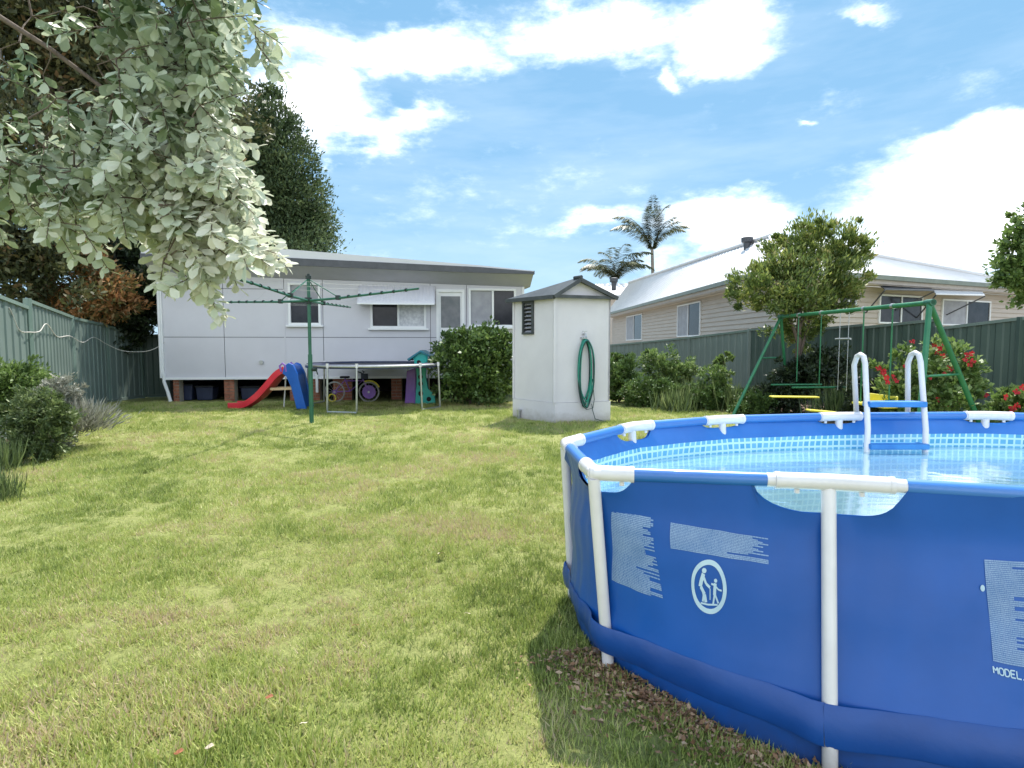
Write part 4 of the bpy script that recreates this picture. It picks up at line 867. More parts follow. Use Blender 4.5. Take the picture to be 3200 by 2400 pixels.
# ------------------------------------------------------------------ pool
RZ = .78
VX = [GG(2590, 1505)] * 0
top_px = [(2590, 1506), (1856, 1478), (1766, 1386), (1975, 1333), (2257, 1311), (2622, 1301), (3080, 1298)]
TV = [G(x, y, RZ) for x, y in top_px] + [Vector((3.95, 3.5, RZ)), Vector((4.4, 2.9, RZ)), Vector((4.3, 2.2, RZ)), Vector((3.7, 1.65, RZ)), Vector((2.85, 1.45, RZ)), Vector((2.0, 1.64, RZ))]
NV = len(TV); cen = sum(TV, Vector()) / NV; cen.z = 0
bot_px = {0: (2594, 2432), 1: (1902, 2092), 2: (1790, 1872)}
BV = []
for i, v in enumerate(TV):
    if i in bot_px: b = GG(*bot_px[i])
    else:
        b = cen + (v - cen) * .97; b.z = 0; b.z = float(gz(b.x, b.y))
    BV.append(b)
BV[12] = Vector((TV[12].x - .05, TV[12].y - .15, -.12))
def cr(P, s):
    i = int(math.floor(s)); t = s - i; p0, p1, p2, p3 = (P[(i + k) % NV] for k in (-1, 0, 1, 2))
    return .5 * ((2 * p1) + (p2 - p0) * t + (2 * p0 - 5 * p1 + 4 * p2 - p3) * t * t + (3 * p1 - p0 - 3 * p2 + p3) * t ** 3)
TS = [v.copy() for v in TV]
# soft ground curve between B and A bulges to the outline seen in the photo
EXTRA = {}
def wallpt(s, h, inset=0.0):
    """h: 0 ground .. 1 rim"""
    i = int(math.floor(s)); t = s - i
    top_poly = TV[i % NV].lerp(TV[(i + 1) % NV], t); top_s = cr(TV, s % NV)
    k = min(1.0, (1 - h) / .35); k = k * k * (3 - 2 * k)
    tp = top_poly.lerp(top_s, k); bt = cr(BV, s % NV)
    p = bt.lerp(tp, h); out = (p - cen); out.z = 0; out.normalize()
    fl = min(1.0, max(0.0, (h - .84) / .12)); fl = fl * fl * (3 - 2 * fl)
    wv = (.0035 * math.sin(s * 37 + 9 * h) * math.sin(s * 11.3 - 4 * h) + .003 * math.sin(h * 21 + 2.2 * math.sin(s * 5))) * (1 - fl) * min(1, h * 6)
    p = p + out * (-.033 + .059 * fl + wv + .024 * math.exp(-((h - .18) / .11) ** 2) - inset)
    p.z = bt.z + (tp.z - bt.z) * h
    return p
def toph(s):        # scallop under every tee
    d = abs(s - round(s)); seg = (TV[int(math.floor(s)) % NV] - TV[(int(math.floor(s)) + 1) % NV]).length; L = d * seg; Wc = .235 if round(s) % NV == 0 else .17
    if L > Wc: return 0.0
    return 1.0 * (1 - (L / Wc) ** 4) ** .8
pool = empty('swimming_pool', 'round blue above-ground frame pool on lawn at right foreground', 'pool', (cen.x, cen.y, 0))
SEG = 40; nS = NV * SEG; hs = [0, .04, .08, .12, .18, .25, .33, .42, .5, .6, .7, .8, .88]
CUT = .085 / RZ; SLV = .996
def wallgrid(inset, lo_rows, name, m, hmax=SLV, uv=False, hmin=0):
    vs = []; rows = [h for h in lo_rows]; nr = len(rows) + 1; uvs = []
    acc = 0; prev = None; acs = []
    for j in range(nS + 1):
        s = j / SEG; q = wallpt(s % NV, .5); 
        if prev: acc += (q - prev).length
        prev = q; acs.append(acc)
        ii = round(s) % NV; ct = {0: .094, 1: .07, 2: .07, 3: .075}.get(ii, .05) / RZ; ht = hmax - (ct - (1 - hmax)) * toph(s)
        for h in rows: vs.append(wallpt(s, h, inset)); uvs.append((acc, h * RZ))
        vs.append(wallpt(s, ht, inset)); uvs.append((acc, ht * RZ))
    fs = []
    for j in range(nS):
        for k in range(nr - 1): a = j * nr + k; b = (j + 1) * nr + k; fs.append((a, b, b + 1, a + 1))
    mb = MB(); mb.add(vs, fs); o = mb.build(name, m, pool, smooth=True)
    if uv:
        ul = o.data.uv_layers.new(name='UVMap')
        for lp in o.data.loops: ul.data[lp.index].uv = uvs[lp.vertex_index]
    return o
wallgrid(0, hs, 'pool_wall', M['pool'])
WLH = (RZ - .115) / RZ
wallgrid(.012, [WLH, WLH + .03], 'inner_band', M['band'])
# mosaic liner below the band
def linergrid():
    rows = np.linspace(.02, WLH, 12); vs = []; uvs = []; acc = 0; prev = None
    for j in range(nS + 1):
        s = j / SEG; q = wallpt(s % NV, .8)
        if prev: acc += (q - prev).length
        prev = q
        for h in rows: vs.append(wallpt(s, h, .013)); uvs.append((acc, h * RZ))
    nr = len(rows); fs = [(j * nr + k, (j + 1) * nr + k, (j + 1) * nr + k + 1, j * nr + k + 1) for j in range(nS) for k in range(nr - 1)]
    mb = MB(); mb.add(vs, fs); o = mb.build('mosaic_liner', M['liner'], pool, smooth=True)
    ul = o.data.uv_layers.new(name='UVMap')
    for lp in o.data.loops: ul.data[lp.index].uv = uvs[lp.vertex_index]
linergrid()
mb = MB(); rim = [wallpt(j / 8, .08, .02) for j in range(NV * 8)]; mb.add(rim, [tuple(range(len(rim)))]); mb.build('pool_floor', M['pfloor'], pool)
zw = RZ - .2
wat = MB(); rr_ = [wallpt(j / 8, zw / RZ, .014) for j in range(NV * 8)]; rr_ = [Vector((p.x, p.y, zw)) for p in rr_]; wat.add(rr_, [tuple(range(len(rr_)))]); wat.build('water', M['water'], kind='structure')
# rim tubes: blue sleeves with sheen between white tees
TR = .0255
for i in range(NV):
    a, b = TV[i], TV[(i + 1) % NV]; L = (b - a).length; d = (b - a).normalized()
    ta = (.225 if i == 0 else .15); tb_ = (.225 if (i + 1) % NV == 0 else .15)
    if i == 0: ta, tb_ = .2, .12
    m0 = a + d * ta; m1 = b - d * tb_
    mb = MB(); mb.tube([m0, m1], TR, 16); mb.build('sleeve', M['sleeve'], pool, smooth=True)
    for e0, e1 in ((a, m0 + d * .01), (m1 - d * .01, b)): mb = MB(); mb.tube([e0, e1], TR * .96, 16); mb.build('rim_tube', M['pvc'], pool, smooth=True)
for i in range(NV):
    a = TV[i]; p = TV[i - 1]; n_ = TV[(i + 1) % NV]; d0 = (p - a).normalized(); d1 = (n_ - a).normalized()
    l0, l1 = (.19, .17) if i == 0 else (.14, .14)
    mb = MB(); mb.tube([a + d0 * l0, a + d0 * .06, a + (d0 + d1) * .006, a + d1 * .06, a + d1 * l1], TR * 1.13, 16); tee = mb.build('tee_joint', M['pvc'], pool, smooth=True)
    mb = MB()
    for dd_, l_ in ((d0, l0), (d1, l1)): mb.tube([a + dd_ * (l_ - .012), a + dd_ * (l_ + .002)], TR * 1.2, 16)
    mb.build('tee_collar', M['pvc'], tee, smooth=True)
    mb = MB()
    for sg in (d0, d1): q = a + sg * .1 - ZU * TR * 1.1; mb.tube([q, q - ZU * .014], .009, 8)
    mb.build('rivet', M['pvc'], tee)
    b = wallpt(i, 0, -.035); b.z = BV[i].z - .03
    if i in bot_px: b = GG(*bot_px[i]); b.z -= .01
    out = (a - cen); out.z = 0; out.normalize()
    # leg follows the outside of the vinyl
    pts = [a - ZU * .01]
    for h in (.75, .5, .3, .15, 0): q = wallpt(i, h, -.033); pts.append(q)
    st = a - ZU * .02; en = Vector(pts[-1])
    if i in bot_px: en = GG(*bot_px[i])
    # straight leg, pushed out just clear of the wall
    best = 0
    for h in (.2, .35, .5, .65, .8):
        lp = en.lerp(st, h); wq = wallpt(i, h, 0); best = max(best, (wq - lp).dot(out) + .028)
    en2 = en + out * 0; mid = en.lerp(st, .42) + out * max(0, best * .9)
    lg = MB(); pts = []
    for k in range(13):
        t_ = k / 12; p_ = st.lerp(en, t_); pts.append(p_)
    pts[-1] = pts[-1] - ZU * .03
    lg.tube(pts, .0225 if i else .0235, 14); lg.build('leg', M['pvc'], pool, smooth=True)
# restraining belt, passes outside the legs
BH0, BH1 = .11, .25
vs = []; 
for j in range(nS + 1):
    s = j / SEG; d = abs(s - round(s)) * .8; bump_ = .045 * math.exp(-(d / .11) ** 2)
    for h, o_ in ((BH0, .002), (BH0 + .008, .006), ((BH0 + BH1) / 2, .006), (BH1 - .008, .006), (BH1, .002)): vs.append(wallpt(s, h, -o_ - bump_))
mb = MB(); mb.add(vs, [(j * 5 + k, (j + 1) * 5 + k, (j + 1) * 5 + k + 1, j * 5 + k + 1) for j in range(nS) for k in range(4)]); mb.build('restraining_belt', M['belt'], pool, smooth=True)
# ---- printing on the vinyl: find wall coordinates for pixels, then lay flat print 3 mm proud
def winv(px, py, s=None):
    best = None; 
    s0, s1, h0, h1 = (-1.0, 1.5, .2, .95)
    for it in range(6):
        cand = None
        for s_ in np.linspace(s0, s1, 13):
            for h_ in np.linspace(h0, h1, 13):
                p = wallpt(s_ % NV, h_, -.003); x, y = PX(p); e = (x - px) ** 2 + (y - py) ** 2
                if cand is None or e < cand[0]: cand = (e, s_, h_)
        ds = (s1 - s0) / 8; dh = (h1 - h0) / 8; s0, s1, h0, h1 = cand[1] - ds, cand[1] + ds, cand[2] - dh, cand[2] + dh
    return cand[1], cand[2]
def bil(c, u, v):   # corners TL,TR,BR,BL in (s,h)
    a = [(c[0][k] * (1 - u) + c[1][k] * u) * (1 - v) + (c[3][k] * (1 - u) + c[2][k] * u) * v for k in (0, 1)]; return a
def onwall(sh, off=.003): return wallpt(sh[0] % NV, sh[1], -off)
def textblock(corners_px, nlines, widths, name='printed_text', dens=.8, seed=1, wpl=14):
    c = [winv(*q) for q in corners_px]; r_ = random.Random(seed); mb = MB()
    for i in range(nlines):
        v0 = (i + .1) / nlines; v1 = (i + .86) / nlines; wmax = widths(i / nlines, r_); u = 0.0
        while u < wmax:
            wl = r_.uniform(.4, 1.5) / wpl; u1 = min(u + wl, wmax)
            nseg = 2
            for k in range(nseg):
                a, b = u + (u1 - u) * k / nseg, u + (u1 - u) * (k + 1) / nseg
                mb.add([onwall(bil(c, a, v0)), onwall(bil(c, b, v0)), onwall(bil(c, b, v1)), onwall(bil(c, a, v1))], [(0, 3, 2, 1)])
            u = u1 + .07 / wpl * r_.uniform(.5, 1.8)
    mb.build(name, M['print'], pool)
textblock([(1912, 1590), (2042, 1618), (2072, 1876), (1912, 1812)], 46, lambda t, r_: r_.choice([.8, .95, 1, .9, 1]) if t < .62 else r_.choice([.55, .8, 1, 1.0, .7]), seed=3, wpl=16)
textblock([(2096, 1632), (2400, 1682), (2402, 1764), (2096, 1714)], 17, lambda t, r_: r_.choice([.85, 1, .95, .9, 1]) if t < .7 else r_.choice([.6, .8, 1]), seed=5, wpl=34)
textblock([(3076, 1748), (3330, 1764), (3330, 2110), (3104, 2066)], 52, lambda t, r_: 1.0 if r_.random() < .85 else .35, seed=8, wpl=30)
# pictogram: ring with an adult reaching to a child
ic = (2217, 1832); irx, iry = 54, 80
icc = [winv(ic[0] - irx, ic[1] - iry - 4), winv(ic[0] + irx, ic[1] - iry + 8), winv(ic[0] + irx, ic[1] + iry + 8), winv(ic[0] - irx, ic[1] + iry - 4)]
def ip(x, y): return onwall(bil(icc, .5 + x / 2, .5 - y / 2), .0035)
mb = MB(); K = 48
mb.add([ip(r_ * math.cos(2 * math.pi * k / K), r_ * math.sin(2 * math.pi * k / K)) for k in range(K) for r_ in (1.06, .86)], [(2 * k, 2 * ((k + 1) % K), 2 * ((k + 1) % K) + 1, 2 * k + 1) for k in range(K)])
def stroke(pts, w_):
    for a, b in zip(pts[:-1], pts[1:]):
        dx, dy = b[0] - a[0], b[1] - a[1]; l = math.hypot(dx, dy); nx_, ny_ = -dy / l * w_, dx / l * w_
        mb.add([ip(a[0] + nx_, a[1] + ny_), ip(b[0] + nx_, b[1] + ny_), ip(b[0] - nx_, b[1] - ny_), ip(a[0] - nx_, a[1] - ny_)], [(0, 1, 2, 3)])
def disc(cx_, cy_, r_):
    mb.add([ip(cx_ + r_ * math.cos(a), cy_ + r_ * math.sin(a) * .8) for a in np.linspace(0, 2 * math.pi, 12, endpoint=False)], [tuple(range(12))])
disc(-.27, .62, .13); stroke([(-.3, .5), (-.42, .22), (-.5, -.02)], .1); stroke([(-.32, .42), (-.15, .12), (.08, -.02)], .06); stroke([(-.46, -.02), (-.26, -.3), (-.2, -.62)], .08); stroke([(-.4, -.02), (-.32, -.35), (-.38, -.6)], .05)
disc(.42, .28, .1); stroke([(.4, .18), (.36, -.12), (.34, -.3)], .09); stroke([(.38, .1), (.16, .14)], .04); stroke([(.42, .06), (.6, -.06), (.78, -.08)], .035); stroke([(.34, -.28), (.22, -.68)], .05); stroke([(.38, -.28), (.55, -.6)], .05)
stroke([(.08, -.05), (.05, -.5)], .025); stroke([(-.5, -.66), (-.1, -.7), (.5, -.66)], .035)
mb.build('safety_pictogram', M['icon'], pool)
# MODEL lettering
mc = [winv(3103, 2082), winv(3203, 2102), winv(3205, 2126), winv(3106, 2103)]
LET = {'M': [[(0, 0), (0, 1), (.5, .45), (1, 1), (1, 0)]], 'O': [[(0, .2), (0, .8), (.25, 1), (.75, 1), (1, .8), (1, .2), (.75, 0), (.25, 0), (0, .2)]], 'D': [[(0, 0), (0, 1), (.65, 1), (1, .7), (1, .3), (.65, 0), (0, 0)]],
       'E': [[(1, 1), (0, 1), (0, 0), (1, 0)], [(0, .5), (.8, .5)]], 'L': [[(0, 1), (0, 0), (1, 0)]], '.': [[(0, 0), (.15, 0)]]}
mb = MB(); xk = 0
for ch in 'MODEL.':
    for st_ in LET[ch]:
        for a, b in zip(st_[:-1], st_[1:]):
            A = (xk + a[0] * .14, a[1]); B_ = (xk + b[0] * .14, b[1]); dx, dy = (B_[0] - A[0]) * 5, B_[1] - A[1]; l = math.hypot(dx, dy) + 1e-6; wx, wy = -dy / l * .02, dx / l * .1
            mb.add([onwall(bil(mc, A[0] + wx, 1 - A[1] - wy)), onwall(bil(mc, B_[0] + wx, 1 - B_[1] - wy)), onwall(bil(mc, B_[0] - wx, 1 - B_[1] + wy)), onwall(bil(mc, A[0] - wx, 1 - A[1] + wy))], [(0, 1, 2, 3)])
    xk += .185
mb.build('model_lettering', M['icon'], pool)
mb = MB(); c = winv(3071, 1838); mb.add([wallpt((c[0] + .006 * math.cos(a)) % NV, c[1] + .011 * math.sin(a), -.0036) for a in np.linspace(0, 2 * math.pi, 12, endpoint=False)], [tuple(range(12))]); mb.build('bullet_mark', M['icon'], pool)

# ------------------------------------------------------------------ pool ladder
def ladder():
    i0 = V(2712, 1340, 3.58); i1 = V(2893, 1344, 3.58); t = empty('pool_ladder', 'white A-frame pool ladder with blue treads straddling the far pool rim', 'ladder', (V(2790, 1300, 4.2).x, 4.2, 0))
    tops = []
    for (a, tx, ty, fx) in ((i0, 2696, 1108, 1), (i1, 2868, 1102, 1)):
        tp_ = V(tx, ty, a.y + .2); low = a + (a - tp_) * .95; low.z = .1
        low = Vector((a.x + (a.x - tp_.x) * 1.1, a.y - .12, .08))
        ou = V(tx + 6 if tx < 2800 else tx - 18, 1290, a.y + .72); ou.z = 0
        pts = [low, a, tp_ - Vector((0, .03, .06)), tp_ + Vector((0, -.0, 0)), tp_ + Vector((0, .05, 0)), tp_ + Vector((-.005, .09, -.06)), ou]
        mb = MB(); mb.tube(pts[:3] + [tp_ + Vector((0, -.01, -.012)), tp_ + Vector((0, .025, .0)), tp_ + Vector((0, .06, -.012)), tp_ + Vector((-.003, .085, -.07)), ou], .017, 12); mb.build('side_rail', M['pvc'], t, smooth=True); tops.append((low, a, tp_, ou))
    (l0, a0, p0, o0), (l1, a1, p1, o1) = tops
    def at(tt, inner, z):
        low, a, tp_, ou = tt
        if inner:
            if z > a.z: f = (z - a.z) / (tp_.z - a.z); return a.lerp(tp_, f)
            f = (z - low.z) / (a.z - low.z); return low.lerp(a, f)
        f = (z - ou.z) / (tp_.z - ou.z); return ou.lerp(tp_ + Vector((0, .08, 0)), f)
    for z, inn in ((.87, True), (.615, True), (.36, True), (.6, False), (.35, False)):
        a = at(tops[0], inn, z); b = at(tops[1], inn, z); mb = MB(); mb.beam(a, b, .085, .035); mb.build('tread', M['ladderblue'], t, bevel=.006)
ladder()

# ------------------------------------------------------------------ swing set
def swing():
    zt = 1.76
    L0 = V(2440, 992, 0 + 10.0); 
    L0 = NC(2440, 990, zt); R0 = NC(2905, 946, zt)
    t = empty('swing_set', 'green tubular swing set with yellow seats behind the pool', 'swing', (L0.lerp(R0, .5).x, L0.lerp(R0, .5).y, 0))
    d = (R0 - L0).normalized(); n = Vector((d.y, -d.x, 0))
    mb = MB(); mb.tube([L0 - d * .05, R0 + d * .06], .03, 12); mb.build('top_bar', M['swing'], t, smooth=True)
    fl_ = V(2290, 1303, L0.y - .5); fl_.z = 0
    legs = [(L0, Vector((G(2288, 1305).x, G(2288, 1305).y, 0))), (L0, Vector((V(2465, 1250, L0.y + .5).x, L0.y + .5, 0))), (R0, Vector((V(2850, 1320, R0.y - .6).x, R0.y - .7, 0))), (R0 , Vector((V(3088, 1320, R0.y + .35).x, R0.y + .35, 0)))]
    for k, (a, b) in enumerate(legs): mb = MB(); mb.tube([a, b], .026 if k < 2 else .032, 12); mb.build('leg', M['swing'], t, smooth=True)
    for (i, j, f) in ((0, 1, .42), (2, 3, .5)):
        a = legs[i][0].lerp(legs[i][1], f); b = legs[j][0].lerp(legs[j][1], f); mb = MB(); mb.tube([a, b], .015, 8); mb.build('cross_brace', M['swing'], t, smooth=True)
    for f in (.0, 1.0):
        q = L0.lerp(R0, f); mb = MB(); mb.tube([q - d * .06, q + d * .06], .042, 12); mb.build('bar_socket', M['hoist'], t, smooth=True)
    def hang(f): return L0.lerp(R0, f)
    # glider / seesaw seat (left), swing seat (right)
    for (fa, fb, zz, kind) in ((.17, .36, .62, 'gl'), (.655, .82, .42, 'sw')):
        for f in (fa, fb):
            q = hang(f); mb = MB(); mb.tube([q, q - ZU * (q.z - zz)], .011 if kind == 'sw' else .009, 6); mb.build('swing_rod', M['swing'], t); mb = MB(); mb.tube([q - d * .02, q + d * .02], .038, 10); mb.build('hanger', M['metal'], t)
        a, b = hang(fa), hang(fb); a = Vector((a.x, a.y, zz)); b = Vector((b.x, b.y, zz))
        if kind == 'sw':
            mb = MB(); mb.box(a.lerp(b, .5), ((b - a).length + .1, .2, .035), (d, n, ZU)); mb.build('swing_seat', M['yellow'], t, bevel=.012)
            mb = MB(); mb.box(a.lerp(b, .5) + ZU * .08 - n * .1, ((b - a).length + .06, .025, .13), (d, n, ZU)); mb.build('seat_back', M['yellow'], t, bevel=.01)
        else:
            mb = MB(); mb.tube([a - n * .45 - ZU * .05, a + n * .45 - ZU * .05], .015, 8); mb.tube([b - n * .45 - ZU * .05, b + n * .45 - ZU * .05], .015, 8); mb.build('glider_frame', M['swing'], t)
    for (x0, x1, y, Yd) in ((2408, 2556, 1239, 8.6), (2524, 2612, 1281, 7.6)):
        a = V(x0, y, Yd); b = V(x1, y + (2 if x0 < 2500 else 8), Yd); mb = MB(); mb.beam(a, b, .13, .022); mb.build('glider_seat', M['yellow'], t, bevel=.012)
    for f in (.5, .56):
        q = hang(f); mb = MB(); mb.tube([q, q - ZU * 1.2], .005, 5); mb.build('chain', M['metal'], t)
    bar = hang(.53) - ZU * .42; mb = MB(); mb.tube([bar - d * .2, bar + d * .16], .014, 8); mb.build('trapeze_bar', M['metal'], t)
swing()

# ------------------------------------------------------------------ vegetation
def bushblobs(c, r, n, jit=.5):
    return [(np.array(c) + np.array([rnd.uniform(-1, 1) * r[0] * jit, rnd.uniform(-1, 1) * r[1] * jit, rnd.uniform(-.6, 1) * r[2] * jit]), (r[0] * rnd.uniform(.5, .8), r[1] * rnd.uniform(.5, .8), r[2] * rnd.uniform(.5, .8))) for _ in range(n)]
# large round bush by the house
c = V(1478, 1140, 12.0); bu = empty('round_bush', 'large dense dark green round bush in front of the house door', 'bush', (c.x, 12.0, 0))
crown('foliage', M['leaf_bush'], bu, bushblobs((c.x, 12.0, .86), (1.0, .8, .92), 12, .3) + [(np.array((c.x, 12.0, .4)), (.85, .7, .4))], 24000, .085, .55, lump=.3, shell=.8)
mb = MB()
for k in range(6): a = k * 1.05; mb.tube([(c.x + .08 * math.cos(a), 12 + .08 * math.sin(a), 0), (c.x + .4 * math.cos(a), 12 + .4 * math.sin(a), .7)], [.03, .012], 6)
mb.build('stem', M['bark'], bu)
# conical dark tree behind the house
c = V(860, 560, 20); ct = empty('conifer_tree', 'tall dark conical tree rising behind the grey house', 'tree', (V(860, 560, 20).x, 20, 0))
tp = V(830, 250, 20); 
bl = []
for (x, y, rx) in ((840, 300, .55), (850, 360, .95), (870, 430, 1.2), (870, 520, 1.5), (890, 600, 1.7), (910, 680, 1.75), (935, 735, 1.6), (820, 700, 2.0), (800, 560, 1.6), (780, 420, 1.2), (985, 700, .8), (890, 800, 2.2)):
    q = V(x, y, 20 + rnd.uniform(-.6, .6)); bl.append((np.array(q), (rx * .8, rx * .8, rx * .75)))
crown('foliage', M['leaf_conifer'], ct, bl, 75000, .12, .4, lump=.4, shell=.62, up=.5)
trunk(ct, (tp.x, 20, 0), (tp.x, 20, tp.z - 1), .28)
# dark backdrop trees beyond the left fence
for (x, y, Yd, rx, rz_, n, lab) in ((120, 150, 14, 3.6, 2.6, 26000, 'tall olive tree filling the upper left beyond the fence'), (420, 380, 15.5, 3.0, 2.5, 22000, 'dark olive tree beyond the back fence left of the conical tree'), (430, 880, 15.2, 1.6, 1.5, 12000, 'dark shaded tree behind the short back fence')):
    q = V(x, y, Yd); t = empty('background_tree', lab, 'tree', (q.x, Yd, 0))
    crown('foliage', M['leaf_dark'] if y > 800 else M['leaf_olive'], t, bushblobs(tuple(q), (rx, 1.6, rz_), 12, .5), n, .16, .45, lump=.35, shell=.5)
    trunk(t, (q.x, Yd, 0), (q.x + .2, Yd, q.z), .2, limbs=[(.6, (q.x - 1, Yd, q.z + .6)), (.7, (q.x + 1, Yd, q.z + .4))])
q = V(60, 640, 11.5); t = empty('background_tree', 'dark olive and bronze tree above the near left fence', 'tree', (q.x, 11.5, 0))
crown('foliage', M['leaf_olive'], t, bushblobs(tuple(V(70, 560, 12)), (1.9, 1.0, 2.1), 10, .5) + bushblobs(tuple(V(60, 830, 11.2)), (1.6, .9, .7), 5, .5) + [(np.array(V(x_, y_, 11.3)), (.9, .6, .6)) for x_, y_ in ((-60, 700), (30, 780), (-40, 850), (90, 870), (150, 900), (20, 880))], 26000, .12, .45, lump=.35, shell=.5); trunk(t, (q.x, 12, 0), tuple(V(70, 560, 12)), .16)
q = V(270, 860, 12.4); t = empty('copper_tree', 'small tree with orange-bronze leaves leaning over the left fence', 'tree', (q.x, 13.0, 0))
cb = [(np.array(V(x, y, 12.2)), (r_, .6, r_ * .9)) for x, y, r_ in ((260, 790, .55), (290, 860, .7), (340, 900, .6), (230, 900, .75), (300, 950, .55), (180, 960, .5), (370, 950, .4))]
crown('foliage', M['leaf_copper'], t, cb, 9000, .11, .4, lump=.4, shell=.5); trunk(t, (q.x - .1, 13.0, 0), tuple(V(280, 900, 12.5)), .07, limbs=[(.6, tuple(V(330, 880, 12.3))), (.7, tuple(V(220, 880, 12.3)))])
q = V(300, 990, 12.9); t = empty('hedge_shrub', 'dark shrub mass spilling over the top of the left fence corner', 'shrub', (q.x, 13, 0))
crown('foliage', M['leaf_dark'], t, [(np.array(V(x, y, 13.2)), (r_, .6, r_ * .7)) for x, y, r_ in ((260, 960, .5), (330, 985, .5), (390, 1000, .5), (420, 930, .6), (180, 950, .5), (460, 990, .45), (380, 1060, .5), (480, 900, .7))], 14000, .1, .5, lump=.4, shell=.4)
trunk(t, (q.x, 13.2, 0), tuple(V(380, 980, 13.3)), .05)
# yellow-green tree by the swings
Yd = 10.8; t = empty('garden_tree', 'yellow-green bushy garden tree between swing set and right fence', 'tree', (V(2480, 1290, Yd).x, Yd, 0))
tb = [(np.array(V(rnd.uniform(2410, 2700), rnd.uniform(712, 790), Yd + rnd.uniform(-.4, .4))), (.1, .1, .2)) for _ in range(14)] + [(np.array(V(x, y, Yd + rnd.uniform(-.4, .4))), (r_, r_ * .9, r_ * .9)) for x, y, r_ in ((2460, 810, .5), (2520, 780, .6), (2600, 790, .62), (2660, 800, .42), (2350, 900, .42), (2320, 940, .22), (2450, 900, .7), (2560, 890, .65), (2640, 870, .45), (2420, 985, .42), (2520, 970, .55), (2590, 960, .35), (2500, 1050, .35), (2690, 760, .2), (2400, 830, .25))]
crown('foliage', M['leaf_yellow'], t, tb, 30000, .085, .34, lump=.4, shell=.62, up=.8, clumps=330)
sp_pos = []
trunk(t, (V(2490, 1290, Yd).x, Yd, 0), tuple(V(2500, 960, Yd)), .07, limbs=[(.65, tuple(V(2400, 860, Yd))), (.8, tuple(V(2600, 860, Yd))), (.5, tuple(V(2560, 930, Yd))), (.9, tuple(V(2510, 790, Yd)))])
# low darker growth under it, against the fence
t = empty('shrub', 'shaded dark green shrub under the yellow-green tree behind the swing set', 'shrub', (V(2540, 1290, 10.2).x, 10.6, 0))
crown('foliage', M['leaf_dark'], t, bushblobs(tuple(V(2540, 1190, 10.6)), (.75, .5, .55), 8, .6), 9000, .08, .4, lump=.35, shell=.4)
mb = MB(); mb.tube([(V(2540, 1290, 10.6).x, 10.6, 0), tuple(V(2540, 1190, 10.6))], .03, 6); mb.build('stem', M['bark'], t)
# right edge tree
Yd = 9.6; t = empty('garden_tree', 'bright green leafy tree cut off by the right edge', 'tree', (V(3260, 1200, Yd).x, Yd + .6, 0))
crown('foliage', M['leaf_fresh'], t, [(np.array(V(x, y, Yd)), (r_, r_, r_ * 1.1)) for x, y, r_ in ((3190, 760, .32), (3240, 800, .55), (3170, 860, .28), (3280, 700, .5), (3150, 850, .16), (3220, 890, .35), (3160, 700, .14))], 7000, .095, .5, lump=.42, shell=.55)
trunk(t, (V(3260, 1200, Yd).x, Yd + .3, 0), tuple(V(3250, 850, Yd)), .07)
# red flowering bush
Yd = 7.9; q = V(2890, 1200, Yd); t = empty('hibiscus_bush', 'green bush covered in red flowers behind the pool ladder', 'bush', (q.x, Yd, 0))
hb = [(np.array(V(x, y, Yd + rnd.uniform(-.2, .2))), (r_, r_ * .8, r_)) for x, y, r_ in ((2800, 1180, .3), (2870, 1130, .32), (2960, 1150, .36), (2900, 1220, .42), (2790, 1230, .25), (3000, 1210, .25), (2850, 1270, .35), (2960, 1280, .4))]
crown('foliage', M['leaf_fresh'], t, hb, 6500, .075, .6, lump=.4, shell=.6)
mb = MB(); mb.tube([(q.x, Yd, 0), (q.x, Yd, q.z)], [.04, .02], 6); mb.build('stem', M['bark'], t)
def flowers(parent, pts, Yd, size):
    for (x, y) in pts:
        c = V(x, y, Yd - .32 + rnd.uniform(-.06, .06)); mb = MB(); d0 = Vector((rnd.uniform(-.5, .5), -1, rnd.uniform(-.1, .6))).normalized(); u = d0.cross(ZU).normalized(); v = u.cross(d0)
        for k in range(5):
            a = k * 1.257 + rnd.random(); e = u * math.cos(a) + v * math.sin(a); s_ = e.cross(d0)
            mb.add([c, c + e * size * .6 + s_ * size * .42 + d0 * size * .3, c + e * size * 1.05 + d0 * size * .22, c + e * size * .6 - s_ * size * .42 + d0 * size * .3], [(0, 1, 2, 3)])
        mb.build('flower', M['flower'], parent)
flowers(t, [(2850, 1068), (2918, 1078), (2935, 1090), (2950, 1075), (2925, 1105), (2945, 1112), (3015, 1125), (3030, 1140), (2760, 1165), (2770, 1180), (2790, 1178), (2830, 1145), (2840, 1130), (2965, 1155), (2985, 1150), (2950, 1168), (2760, 1160), (2745, 1150), (2800, 1190), (2885, 1160), (3040, 1128), (2905, 1180), (2955, 1270), (2930, 1250), (3080, 1235), (3025, 1260), (2990, 1262), (2960, 1150), (2772, 1195), (3020, 1110), (3035, 1105)], Yd, .04)
Yd = 7.2; q = V(3160, 1270, Yd); t = empty('hibiscus_bush', 'low bush with red flowers at the right edge behind the pool', 'bush', (q.x, Yd, 0))
crown('foliage', M['leaf_fresh'], t, [(np.array(V(x, y, Yd)), (r_, r_ * .8, r_)) for x, y, r_ in ((3170, 1270, .22), (3220, 1250, .25), (3130, 1290, .15))], 2200, .07, .6, lump=.4)
mb = MB(); mb.tube([(q.x, Yd, 0), (q.x, Yd, q.z)], [.03, .02], 6); mb.build('stem', M['bark'], t)
flowers(t, [(3170, 1272), (3180, 1268), (3160, 1280), (3175, 1225), (3195, 1210), (3140, 1240)], Yd + .1, .045)
